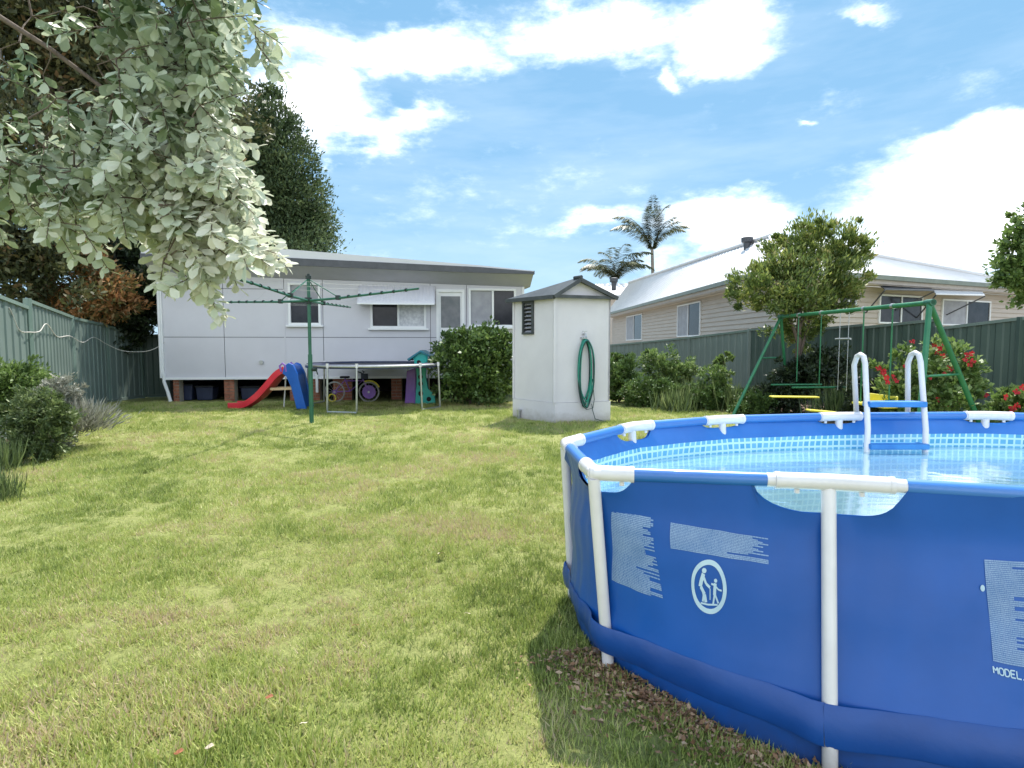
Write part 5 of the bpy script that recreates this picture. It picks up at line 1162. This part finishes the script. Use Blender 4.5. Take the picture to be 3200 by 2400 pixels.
# strappy clumps and small shrubs in the right bed
def strappy(name, label, x, y, Yd, h, n, spread, m='leaf_strap', cat='plant', wdt=.022, group=None):
    b = V(x, y, Yd); b.z = 0; t = empty(name, label, cat, (b.x, b.y, 0), group)
    P = np.zeros((n, 3)) + np.array([b.x, b.y, 0]) + rng.normal(size=(n, 3)) * np.array([spread * .25, spread * .25, 0])
    d = np.stack([rng.normal(size=n) * .45, rng.normal(size=n) * .45, np.ones(n)], -1); nn_ = np.stack([-d[:, 0], -d[:, 1], rng.random(n) * .5 + .3], -1) + unit(n) * .3
    L = h * (.6 + .55 * rng.random(n)); vs, fs, k = leafcloud(P, d, nn_, L, np.full(n, wdt), BLADE)
    npmesh('leaves', vs, fs, M[m], t, np.repeat(rng.random(n), k), kind='stuff'); return t
def shrub(label, x, y, Yd, r_, n, m, size=.06, asp=.5, name='shrub', stemh=.3):
    q = V(x, y, Yd); t = empty(name, label, 'shrub', (q.x, Yd, 0))
    crown('foliage', M[m], t, bushblobs(tuple(q), (r_[0], r_[0] * .8, r_[1]), 6, .5) + [(np.array((q.x + dx_ * r_[0], Yd - .05, q.z * .42)), (r_[0] * .55, r_[0] * .5, max(.08, q.z * .42))) for dx_ in (-.4, 0, .4)], int(n * 1.35), size, asp, lump=.35, shell=.5)
    mb = MB(); mb.tube([(q.x, Yd, 0), (q.x, Yd, q.z)], [.03, .015], 6); mb.build('stem', M['bark'], t); return t
shrub('low green shrub touching the right side of the outhouse', 1935, 1190, 12.6, (.5, .42), 6500, 'leaf_bush', .07)
shrub('tall leafy shrub in the bed before the second fence post', 2100, 1150, 13.0, (.6, .5), 6000, 'leaf_fresh', .075, .4)
shrub('broad mid green shrub low in the right garden bed', 2075, 1225, 11.6, (.5, .3), 5000, 'leaf_bush', .06)
shrub('small light green shrub with pale new tips near the fence post', 2262, 1125, 12.2, (.2, .2), 1200, 'leaf_fresh', .07)
shrub('mixed low shrub between strappy clump and swing leg', 2255, 1190, 11.2, (.38, .35), 3500, 'leaf_fresh', .06, .4)
shrub('dark low shrub at the outhouse end of the right bed', 1955, 1130, 14.2, (.42, .22), 2500, 'leaf_bush', .06)
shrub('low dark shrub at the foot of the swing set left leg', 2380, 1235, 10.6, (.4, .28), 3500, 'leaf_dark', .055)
strappy('strappy_plant', 'tall clump of strap leaves in the middle of the right garden bed', 2170, 1262, 11.4, .62, 420, .9)
strappy('strappy_plant', 'strap-leaved clump just left of the swing leg', 2300, 1275, 10.9, .5, 300, .6)
strappy('strappy_plant', 'dark grassy clump under the swing beside the tree trunk', 2640, 1290, 9.6, .62, 420, .9)
strappy('strappy_plant', 'grassy clump between the swing glider and the red flowered bush', 2720, 1290, 9.4, .5, 260, .6)
shrub('mid green shrub directly right of the strappy middle clump', 2210, 1235, 11.0, (.4, .3), 4200, 'leaf_bush', .055, .4)
shrub('low green mound between the swing leg and the pool rim', 2340, 1262, 10.2, (.42, .25), 4200, 'leaf_bush', .05, .4)
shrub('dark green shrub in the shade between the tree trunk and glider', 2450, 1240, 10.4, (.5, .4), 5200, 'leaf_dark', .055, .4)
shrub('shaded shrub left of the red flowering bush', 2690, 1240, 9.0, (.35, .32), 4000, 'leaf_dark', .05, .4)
shrub('green shrub filling the bed near the outhouse corner', 2010, 1235, 11.8, (.5, .32), 5500, 'leaf_bush', .06, .45)
strappy('strappy_plant', 'arching strap leaves at the front edge of the right bed', 2110, 1270, 10.9, .45, 300, .7)
# left bed
Yd = 5.3
strappy('strappy_plant', 'clump of dark strap leaves in the lower left corner bed', -60, 1420, 4.5, .26, 600, .35, wdt=.009)
strappy('strappy_plant', 'strap-leaved clump rising behind the left corner clump', -30, 1330, 5.6, .34, 420, .45, wdt=.012)
shrub('bright green leafy shrub at left edge against the fence', 80, 1200, 7.2, (.6, .3), 7500, 'leaf_fresh', .06, .35)
shrub('green shrub with pale flecks in the middle of left bed', 110, 1295, 6.2, (.42, .27), 8000, 'leaf_strap', .05, .35)
q = V(245, 1240, 7.0); t = empty('lavender_bush', 'silvery grey lavender bush at the end of the left bed', 'bush', (q.x, 7.0, 0))
n = 1500; P = np.array([q.x, 7.0, .1]) + rng.normal(size=(n, 3)) * np.array([.1, .1, .02]); d = np.stack([rng.normal(size=n) * .6, rng.normal(size=n) * .6, np.ones(n) * .9], -1); d /= np.linalg.norm(d, axis=1, keepdims=True); P = P + d * (.12 + .3 * rng.random((n, 1))); vs, fs, k = leafcloud(P, d + unit(n) * .25, unit(n), .1 + .1 * rng.random(n), np.full(n, .016)); npmesh('foliage', vs, fs, M['leaf_silver'], t, np.repeat(rng.random(n), k), kind='stuff')
shrub('grey-green shrub beside the silvery lavender bush', 175, 1245, 6.9, (.32, .28), 5200, 'leaf_silver', .045, .3)
# garden beds
def bed(poly, name):
    mb = MB(); P = [Vector((p.x, p.y, .02)) for p in poly]; mb.add(P + [Vector((p.x, p.y, -.05)) for p in P], [tuple(range(len(P)))] + [(i, (i + 1) % len(P), (i + 1) % len(P) + len(P), i + len(P)) for i in range(len(P))]); mb.build(name, M['soil'], kind='structure')
BEDL = [(p.x, p.y) for p in [G(-60, 1440), G(90, 1400), G(190, 1360), G(275, 1325), G(290, 1305), G(240, 1290), Vector((-8.0, 10.0, 0)), Vector((-6.6, 7, 0))]]
bed([G(-60, 1440), G(90, 1400), G(190, 1360), G(275, 1325), G(290, 1305), G(240, 1290), Vector((-8.2, 10.6, 0)), Vector((-6.5, 7, 0)), Vector((-4.5, 4.5, 0))][::-1] if False else [G(-60, 1440), G(90, 1400), G(190, 1360), G(275, 1325), G(290, 1305), G(240, 1290), Vector((-8.0, 10.0, 0)), Vector((-6.6, 7, 0))], 'garden_bed')
bed([G(1910, 1246), G(2060, 1262), G(2200, 1280), G(2300, 1296), G(2700, 1330), G(3300, 1345), Vector((9.0, 8.4, 0)), RP(2520, 1020), RP(1903, 1077)], 'garden_bed')
# palms
def palm(label, x, ytop, Yd, trunk_r, n, flen, cx=None, up=.9, tx=None, trunk_bottom=0):
    c = V(x, ytop, Yd); t = empty('palm_tree', label, 'palm', (c.x, Yd, 0)); mb = MB(); bx = V(tx or x, 1250, Yd).x
    mb.tube([(bx, Yd, 0), ((bx + c.x) / 2, Yd, c.z * .6), (c.x, Yd, c.z)], [trunk_r * 1.3, trunk_r, trunk_r * .8], 10); mb.build('trunk', M['palmbark'], t, smooth=True)
    for k in range(n):
        a = 2 * math.pi * k / n + rnd.uniform(-.25, .25); el = up * rnd.uniform(.65, 1.12); L = flen * rnd.uniform(.8, 1.1); dv = Vector((math.cos(a) * math.cos(el), math.sin(a) * math.cos(el), math.sin(el)))
        pts = [Vector(c)]; p = Vector(c); dd_ = dv.copy()
        for i in range(9): dd_ = (dd_ + Vector((0, 0, -.06 - .035 * i))).normalized(); p = p + dd_ * (L / 9); pts.append(p.copy())
        PP, DD, NN, LL = [], [], [], []
        for i in range(1, 10):
            tdir = (pts[i] - pts[i - 1]).normalized(); side = tdir.cross(ZU).normalized()
            for s_ in (-1, 1):
                for jj in range(9):
                    f = jj / 9; q_ = pts[i - 1].lerp(pts[i], f); u_ = (i - 1 + f) / 9
                    PP.append(q_); DD.append(side * s_ * .8 + tdir * .7 + Vector((0, 0, -.5 + rnd.uniform(-.35, .25)))); NN.append(ZU + side * s_ * .4); LL.append(L * .26 * math.sin(math.pi * min(.97, .12 + u_ * .85)))
        A = lambda z: np.array([tuple(v_) for v_ in z]); vs, fs, kk = leafcloud(A(PP), A(DD), A(NN), np.array(LL), np.full(len(LL), L * .011 + .02)); npmesh('frond', vs, fs, M['palm'], t, np.repeat(rng.random(len(PP)), kk))
    return t
palm('tall slender palm with upright fronds beyond the neighbouring roof', 2038, 778, 48, .15, 18, 4.3, up=1.42, tx=2042)
palm('shorter palm with spreading fronds above the outhouse gable', 1922, 872, 47, .2, 20, 3.9, up=1.15, tx=1925)

# ------------------------------------------------------------------ foreground broadleaf tree (overhanging from the left)
ft = empty('broadleaf_tree', 'pale-leaved tree overhanging the top left corner with drooping branches', 'tree', (-3.0, 2.05, 0))
OUT = [(-250, -350), (700, -350), (700, 20), (680, 150), (640, 260), (670, 330), (680, 450), (730, 540), (770, 640), (790, 740), (740, 780), (680, 800), (620, 810), (560, 790), (500, 730), (400, 660), (300, 670), (190, 690), (60, 650), (-250, 620)]
def inside(x, y, poly):
    r_ = False; j = len(poly) - 1
    for i in range(len(poly)):
        if (poly[i][1] > y) != (poly[j][1] > y) and x < (poly[j][0] - poly[i][0]) * (y - poly[i][1]) / (poly[j][1] - poly[i][1]) + poly[i][0]: r_ = not r_
        j = i
    return r_
nodes = []
def dpt(x, y): return 1.85 + .55 * rnd.random() + .3 * max(0, 1 - (x + 250) / 900)
while len(nodes) < 560:
    x, y = rnd.uniform(-250, 900), rnd.uniform(-350, 900)
    if not inside(x, y, OUT): continue
    w_ = .14 + .86 * min(1, max(0, (x + y * .9 - 150) / 700))      # looser towards the upper left, where the trees behind show
    if rnd.random() > w_ or (x < 300 and y < 460 and rnd.random() < .8) or (x < 150 and 680 < y and rnd.random() < .6): continue
    nodes.append(V(x, y, dpt(x, y)))
for (x, y) in ((780, 90), (800, 130), (820, 160), (770, 60), (630, 850), (610, 880), (590, 870), (640, 820), (530, 800), (510, 820), (800, 790), (770, 770), (190, 700), (160, 690), (250, 705)): nodes.append(V(x, y, 2.0 + rnd.uniform(-.1, .1)))
# the part of the crown above the picture, over the lawn in front
for _ in range(0):
    nodes.append(Vector((rnd.uniform(.5, 1.5), rnd.uniform(4.2, 5.0), rnd.uniform(5.2, 5.9))))
root = Vector((-2.85, 2.15, 2.0))
limb_pts = [root, Vector((-2.5, 2.15, 2.45)), Vector((-2.05, 2.15, 2.55)), Vector((-1.7, 2.2, 2.33)), Vector((-1.42, 2.2, 2.12)), Vector((-1.2, 2.2, 1.95)), Vector((-2.3, 2.6, 3.4)), Vector((-1.7, 3.2, 4.3)), Vector((-.6, 3.9, 5.0)), Vector((.7, 4.5, 5.5)), Vector((-2.2, 2.1, 2.1)), Vector((-1.75, 2.1, 1.88))]
mb = MB(); mb.tube([(-3.0, 2.05, -.05), (-2.95, 2.1, 1.0), tuple(root)], [.13, .11, .09], 12); mb.build('trunk', M['bark'], ft, smooth=True)
for ids, r0 in (((0, 1, 2, 3, 4, 5), .016), ((0, 10, 11), .016)):
    mb = MB(); P = [limb_pts[i] for i in ids]; mb.tube(P, [r0 * (1 - .75 * k / (len(P) - 1)) for k in range(len(P))], 9); mb.build('limb', M['bark'], ft, smooth=True)
tree_nodes = list(limb_pts); nodes.sort(key=lambda p: (p - root).length)
TN = np.array([tuple(p) for p in tree_nodes]); br = MB(); leafP, leafD, leafN, leafL, leafR = [], [], [], [], []
for p in nodes:
    cand = TN; dist = np.linalg.norm(cand - np.array(p), axis=1); rootd = np.linalg.norm(cand - np.array(root), axis=1) * .15
    j = int(np.argmin(dist + rootd)); a = Vector(TN[j]); L = (p - a).length
    if L > 1e-3:
        mid = a.lerp(p, .5) + Vector((rnd.uniform(-.04, .04), rnd.uniform(-.04, .04), .05 * L)); r_ = min(.008, .002 + .005 * L); br.tube([a, mid, p], [r_ * 1.4, r_, r_ * .6], 5, caps=False)
    TN = np.vstack([TN, np.array(p)[None]])
    out = (p - a).normalized() if L > 1e-3 else Vector((1, 0, -1))
    td = (out * .5 + Vector((rnd.uniform(-.2, .6), rnd.uniform(-.4, .3), rnd.uniform(-1.0, -.1)))).normalized(); tl = rnd.uniform(.1, .19); e = p + td * tl; br.tube([p, e], [.0022, .0013], 4, caps=False)
    pxx, pyy = PX(p); tone = .27 + .62 * min(1, max(0, (pxx + pyy - 350) / 950)) + rnd.uniform(-.14, .16)  # leaves get paler towards lower right, sunlight put into their tone
    nl = rnd.randint(12, 18) + (6 if pyy > 480 and pxx > 350 else 0)
    for k in range(nl):
        f = (k + .5) / nl; a_ = k * 2.4 + rnd.random(); side = td.cross(ZU); side = side.normalized() if side.length > .1 else Vector((1, 0, 0)); oth = side.cross(td)
        dv = (side * math.cos(a_) + oth * math.sin(a_)) * .9 + td * .55 + Vector((0, 0, -.25)); leafP.append(p + td * tl * f); leafD.append(dv)
        leafN.append(Vector((rnd.uniform(-.6, .6), rnd.uniform(-.8, .2), rnd.uniform(.2, 1)))); leafL.append((.055 if pyy < -400 else 0) + rnd.uniform(.042, .078) * (1 - .25 * f)); leafR.append(min(1, max(0, tone + rnd.uniform(-.25, .25) - (.3 if rnd.random() < .08 else 0))))
br.build('twigs', M['bark'], ft, kind='stuff')
lp = np.array([tuple(v_) for v_ in leafP]); ldr = np.array([tuple(v_) for v_ in leafD]); ln = np.array([tuple(v_) for v_ in leafN]); ll = np.array(leafL); lr = np.array(leafR)
# the 300 leaves that show largest are separate parts
sc_ = np.array([ll[i] / max(.5, lp[i][1]) * (1 if (0 < PX(lp[i])[0] < 3200 and 0 < PX(lp[i])[1] < 1000) else 0) for i in range(len(ll))])
big = np.argsort(-sc_)[:300]; rest = np.setdiff1d(np.arange(len(ll)), big)
vs, fs, k = leafcloud(lp[rest], ldr[rest], ln[rest], ll[rest], ll[rest] * .56, LEAFB); npmesh('foliage', vs, fs, M['leaf_pale'], ft, np.repeat(lr[rest], k), kind='stuff', smooth=True)
for i in big:
    i = int(i); vs, fs, k = leafcloud(lp[i:i + 1], ldr[i:i + 1], ln[i:i + 1], ll[i:i + 1], ll[i:i + 1] * .56, LEAFB)
    npmesh('leaf', vs, fs, M['leaf_pale'], ft, np.repeat(lr[i:i + 1], k), smooth=True)

# ------------------------------------------------------------------ clothes rope along the left fence
t = MB(); pts = [V(-60, 1040, 7.2), V(10, 992, 7.7), V(30, 965, 7.85)]
seq = [(-60, 1045, 7.1), (5, 985, 7.75), (24, 962, 7.85), (55, 1030, 8.1), (90, 1038, 8.35), (120, 1035, 8.7), (142, 1012, 9.0), (175, 1052, 9.8), (215, 1050, 10.5), (255, 1070, 11.1), (290, 1054, 11.6), (330, 1075, 12.0), (380, 1096, 12.3), (440, 1099, 12.4), (480, 1090, 12.5), (516, 1066, 12.55)]
RP_ = [V(x, y, Yd) + Vector((.02, 0, 0)) for x, y, Yd in seq]; RS = []
for i in range(len(RP_) - 1):
    p0, p1, p2, p3 = RP_[max(i - 1, 0)], RP_[i], RP_[i + 1], RP_[min(i + 2, len(RP_) - 1)]
    for k in range(5):
        u_ = k / 5; RS.append(.5 * ((2 * p1) + (p2 - p0) * u_ + (2 * p0 - 5 * p1 + 4 * p2 - p3) * u_ * u_ + (3 * p1 - p0 - 3 * p2 + p3) * u_ ** 3))
t.tube(RS, .007, 6); tag(t.build('rope', M['stone'], smooth=True), 'pale sagging cord strung along the left fence to the house corner', 'rope')

# ------------------------------------------------------------------ fallen leaves and litter
for i, (x, y, r_, m_, lab) in enumerate(((1380, 1747, .03, 'leaf_fallen', 'pale dry leaf lying alone mid lawn left of the pool'), (1112, 1978, .018, 'leaf_fallen_red', 'small red-brown leaf on the lawn near the middle'), (842, 2208, .014, 'leaf_fallen_red', 'tiny rust red leaf low on the lawn'), (950, 2292, .013, 'leaf_fallen', 'tiny white leaf scrap in the near grass'), (560, 2385, .014, 'leaf_fallen_red', 'orange-brown leaf at the bottom edge of the lawn'), (655, 2368, .013, 'leaf_fallen', 'pinkish tan leaf near the bottom edge of the lawn'), (1462, 1940, .016, 'leaf_fallen', 'pale curled leaf beside the bare patch near the pool'), (806, 1328, .03, 'leaf_fallen', 'white scrap on the lawn left of the clothes hoist'))):
    c = GG(x, y) + ZU * .035; mb = MB(); a0 = rnd.random() * 6
    u = Vector((math.cos(a0), math.sin(a0), .15)); v_ = Vector((-math.sin(a0), math.cos(a0), .3)); 
    P = [c - u * r_, c - u * r_ * .3 + v_ * r_ * .6, c + u * r_ * .5 + v_ * r_ * .5 + ZU * r_ * .3, c + u * r_ * 1.1, c + u * r_ * .4 - v_ * r_ * .5 + ZU * r_ * .2, c - u * r_ * .4 - v_ * r_ * .5]
    mb.add(P + [c + ZU * r_ * .1], [(6, 0, 1), (6, 1, 2), (6, 2, 3), (6, 3, 4), (6, 4, 5), (6, 5, 0)]); tag(mb.build('fallen_leaf', M[m_]), lab, 'leaf', 'fallen leaves on the lawn')
n = 6500; S_ = rng.uniform(-1.6, 1.2, n); P = []; kx = []
for s in S_:
    b = wallpt(s % NV, 0); o_ = (b - cen); o_.z = 0; o_.normalize(); r_ = abs(rng.normal()) * .13 + rng.random() * .03; q = b + o_ * (r_ + .0); q.z = float(gz(q.x, q.y)) + .012 + .022 * rng.random(); P.append(tuple(q))
P = np.array(P); d = unit(n); d[:, 2] *= .35; nn_ = unit(n) * .5 + np.array([0, 0, 1]); L = .012 + .018 * rng.random(n); vs, fs, k = leafcloud(P, d, nn_, L, L * .55); npmesh('leaf_litter', vs, fs, M['litter'], None, np.repeat(rng.random(n), k), kind='stuff', cat='litter', label='brown dry leaf litter around the foot of the pool')

# ------------------------------------------------------------------ grass: blades in tufts, instanced over the lawn
def tuft(seed, n, h, w_):
    g = np.random.default_rng(seed); P = np.stack([g.normal(size=n) * .03, g.normal(size=n) * .03, np.zeros(n)], -1)
    d = np.stack([g.normal(size=n) * .8, g.normal(size=n) * .8, np.ones(n)], -1); nn_ = g.normal(size=(n, 3)) * .4 + np.array([0, 0, .3]) - d * np.array([1, 1, 0])
    L = h * (.5 + .8 * g.random(n)); vs, fs, k = leafcloud(P, d, nn_, L, np.full(n, w_), BLADE)
    o = npmesh('grass_tuft', vs, fs, M['grass'], None, np.repeat(np.clip(g.beta(2, 2.2, n), 0, 1), k)); scene.collection.objects.unlink(o); return o
tufts = [tuft(s, 24, .04, .0042) for s in (1, 2, 3, 4)]
def pool_inside(x, y):
    poly = [(wallpt(j / 2, 0, -.02).x, wallpt(j / 2, 0, -.02).y) for j in range(NV * 2)]
    res = np.zeros(len(x), bool); j = len(poly) - 1
    for i in range(len(poly)):
        c_ = (poly[i][1] > y) != (poly[j][1] > y); xi = (poly[j][0] - poly[i][0]) * (y - poly[i][1]) / (poly[j][1] - poly[i][1] + 1e-12) + poly[i][0]
        res ^= c_ & (x < xi); j = i
    return res
gx, gy = [], []
for (y0, y1, dens_, sc) in ((1.35, 2.6, 820, .9), (2.6, 4.2, 620, .85), (4.2, 7, 320, 1.0), (7, 12.5, 130, 1.2)):
    xl, xr = -y1 * .92, min(y1 * .92, 4.5); n = int((y1 - y0) * (xr - xl) * dens_); x = rng.uniform(xl, xr, n); y = rng.uniform(y0, y1, n)
    ok = (np.abs(x) < y * .93 + .1) & ~pool_inside(x, y); x, y = x[ok], y[ok]; gx.append(np.stack([x, y, np.full(len(x), sc)], -1))
GP = np.concatenate(gx)
# tufts thin out in worn patches and beside the pool
def vnoise(x, y, s, seed):
    g = np.random.default_rng(seed); T = g.random((64, 64)); xi = x * s; yi = y * s; x0 = np.floor(xi).astype(int); y0 = np.floor(yi).astype(int); fx = sstep(xi - x0); fy = sstep(yi - y0)
    A = T[x0 % 64, y0 % 64]; B_ = T[(x0 + 1) % 64, y0 % 64]; C = T[x0 % 64, (y0 + 1) % 64]; D = T[(x0 + 1) % 64, (y0 + 1) % 64]; return (A * (1 - fx) + B_ * fx) * (1 - fy) + (C * (1 - fx) + D * fx) * fy
nzv = .6 * vnoise(GP[:, 0], GP[:, 1], 2.1, 4) + .4 * vnoise(GP[:, 0], GP[:, 1], 6.3, 5)
keep = rng.random(len(GP)) < np.clip(.35 + 1.5 * nzv, .3, 1)
# keep off the garden beds and shed
bedl = np.array([(GP[i, 0] < G(290, 1305).x * GP[i, 1] / G(290, 1305).y * .0 - 9) for i in range(1)])
keep &= ~np.array([inside(x_, y_, BEDL) for x_, y_ in GP[:, :2]])
keep &= ~((GP[:, 0] > SL_.x) & (GP[:, 0] < SR_.x) & (GP[:, 1] > 9.3))
keep &= ~((GP[:, 0] > 1.9) & (GP[:, 1] > 10.8 - (GP[:, 0] - 3.6) * .25 + .2))
GP = GP[keep]; nzv = nzv[keep]
me = bpy.data.meshes.new('lawn_grass'); me.vertices.add(len(GP)); co = np.stack([GP[:, 0], GP[:, 1], gz(GP[:, 0], GP[:, 1]) + .002], -1); me.vertices.foreach_set('co', co.astype(np.float32).ravel())
a = me.attributes.new('sc', 'FLOAT', 'POINT'); a.data.foreach_set('value', (GP[:, 2] * (.6 + .75 * nzv)).astype(np.float32))
a = me.attributes.new('tone', 'FLOAT', 'POINT'); tn = np.clip(.5 + 1.3 * (.55 * vnoise(GP[:, 0], GP[:, 1], 1.3, 11) + .45 * vnoise(GP[:, 0], GP[:, 1], 4.7, 12) - .5) + .16 * rng.normal(size=len(GP)), 0, 1); a.data.foreach_set('value', tn.astype(np.float32))
go = bpy.data.objects.new('lawn_grass', me); scene.collection.objects.link(go); tag(go, 'short mown green lawn grass with yellowish tufts', 'grass', kind='stuff')
ng = bpy.data.node_groups.new('scatter', 'GeometryNodeTree'); ng.interface.new_socket('Geometry', in_out='INPUT', socket_type='NodeSocketGeometry'); ng.interface.new_socket('Geometry', in_out='OUTPUT', socket_type='NodeSocketGeometry')
gi = ng.nodes.new('NodeGroupInput'); go_ = ng.nodes.new('NodeGroupOutput'); iop = ng.nodes.new('GeometryNodeInstanceOnPoints'); g2i = ng.nodes.new('GeometryNodeGeometryToInstance')
for tf in tufts:
    oi = ng.nodes.new('GeometryNodeObjectInfo'); oi.inputs['Object'].default_value = tf; ng.links.new(oi.outputs['Geometry'], g2i.inputs[0])
rv = ng.nodes.new('FunctionNodeRandomValue'); rv.data_type = 'FLOAT_VECTOR'; rv.inputs[0].default_value = (-.15, -.15, 0); rv.inputs[1].default_value = (.15, .15, 6.28)
at = ng.nodes.new('GeometryNodeInputNamedAttribute'); at.data_type = 'FLOAT'; at.inputs['Name'].default_value = 'sc'
ng.links.new(gi.outputs[0], iop.inputs['Points']); ng.links.new(g2i.outputs[0], iop.inputs['Instance']); iop.inputs['Pick Instance'].default_value = True
ng.links.new(rv.outputs[0], iop.inputs['Rotation']); ng.links.new(at.outputs[0], iop.inputs['Scale']); ng.links.new(iop.outputs[0], go_.inputs[0])
md = go.modifiers.new('scatter', 'NODES'); md.node_group = ng

# shared groups of look-alike things
for o in scene.objects:
    if o.parent is None and not o.get('group'):
        g_ = {'storage_tub': 'tubs stored under the house', 'palm_tree': 'palms beyond the neighbouring roof', 'strappy_plant': 'strap-leaved clumps in the garden beds', 'shrub': 'shrubs in the garden beds',
              'background_tree': 'trees beyond the left fence', 'hibiscus_bush': 'red flowering bushes by the right fence'}.get(o.name.split('.')[0])
        if g_: o['group'] = g_
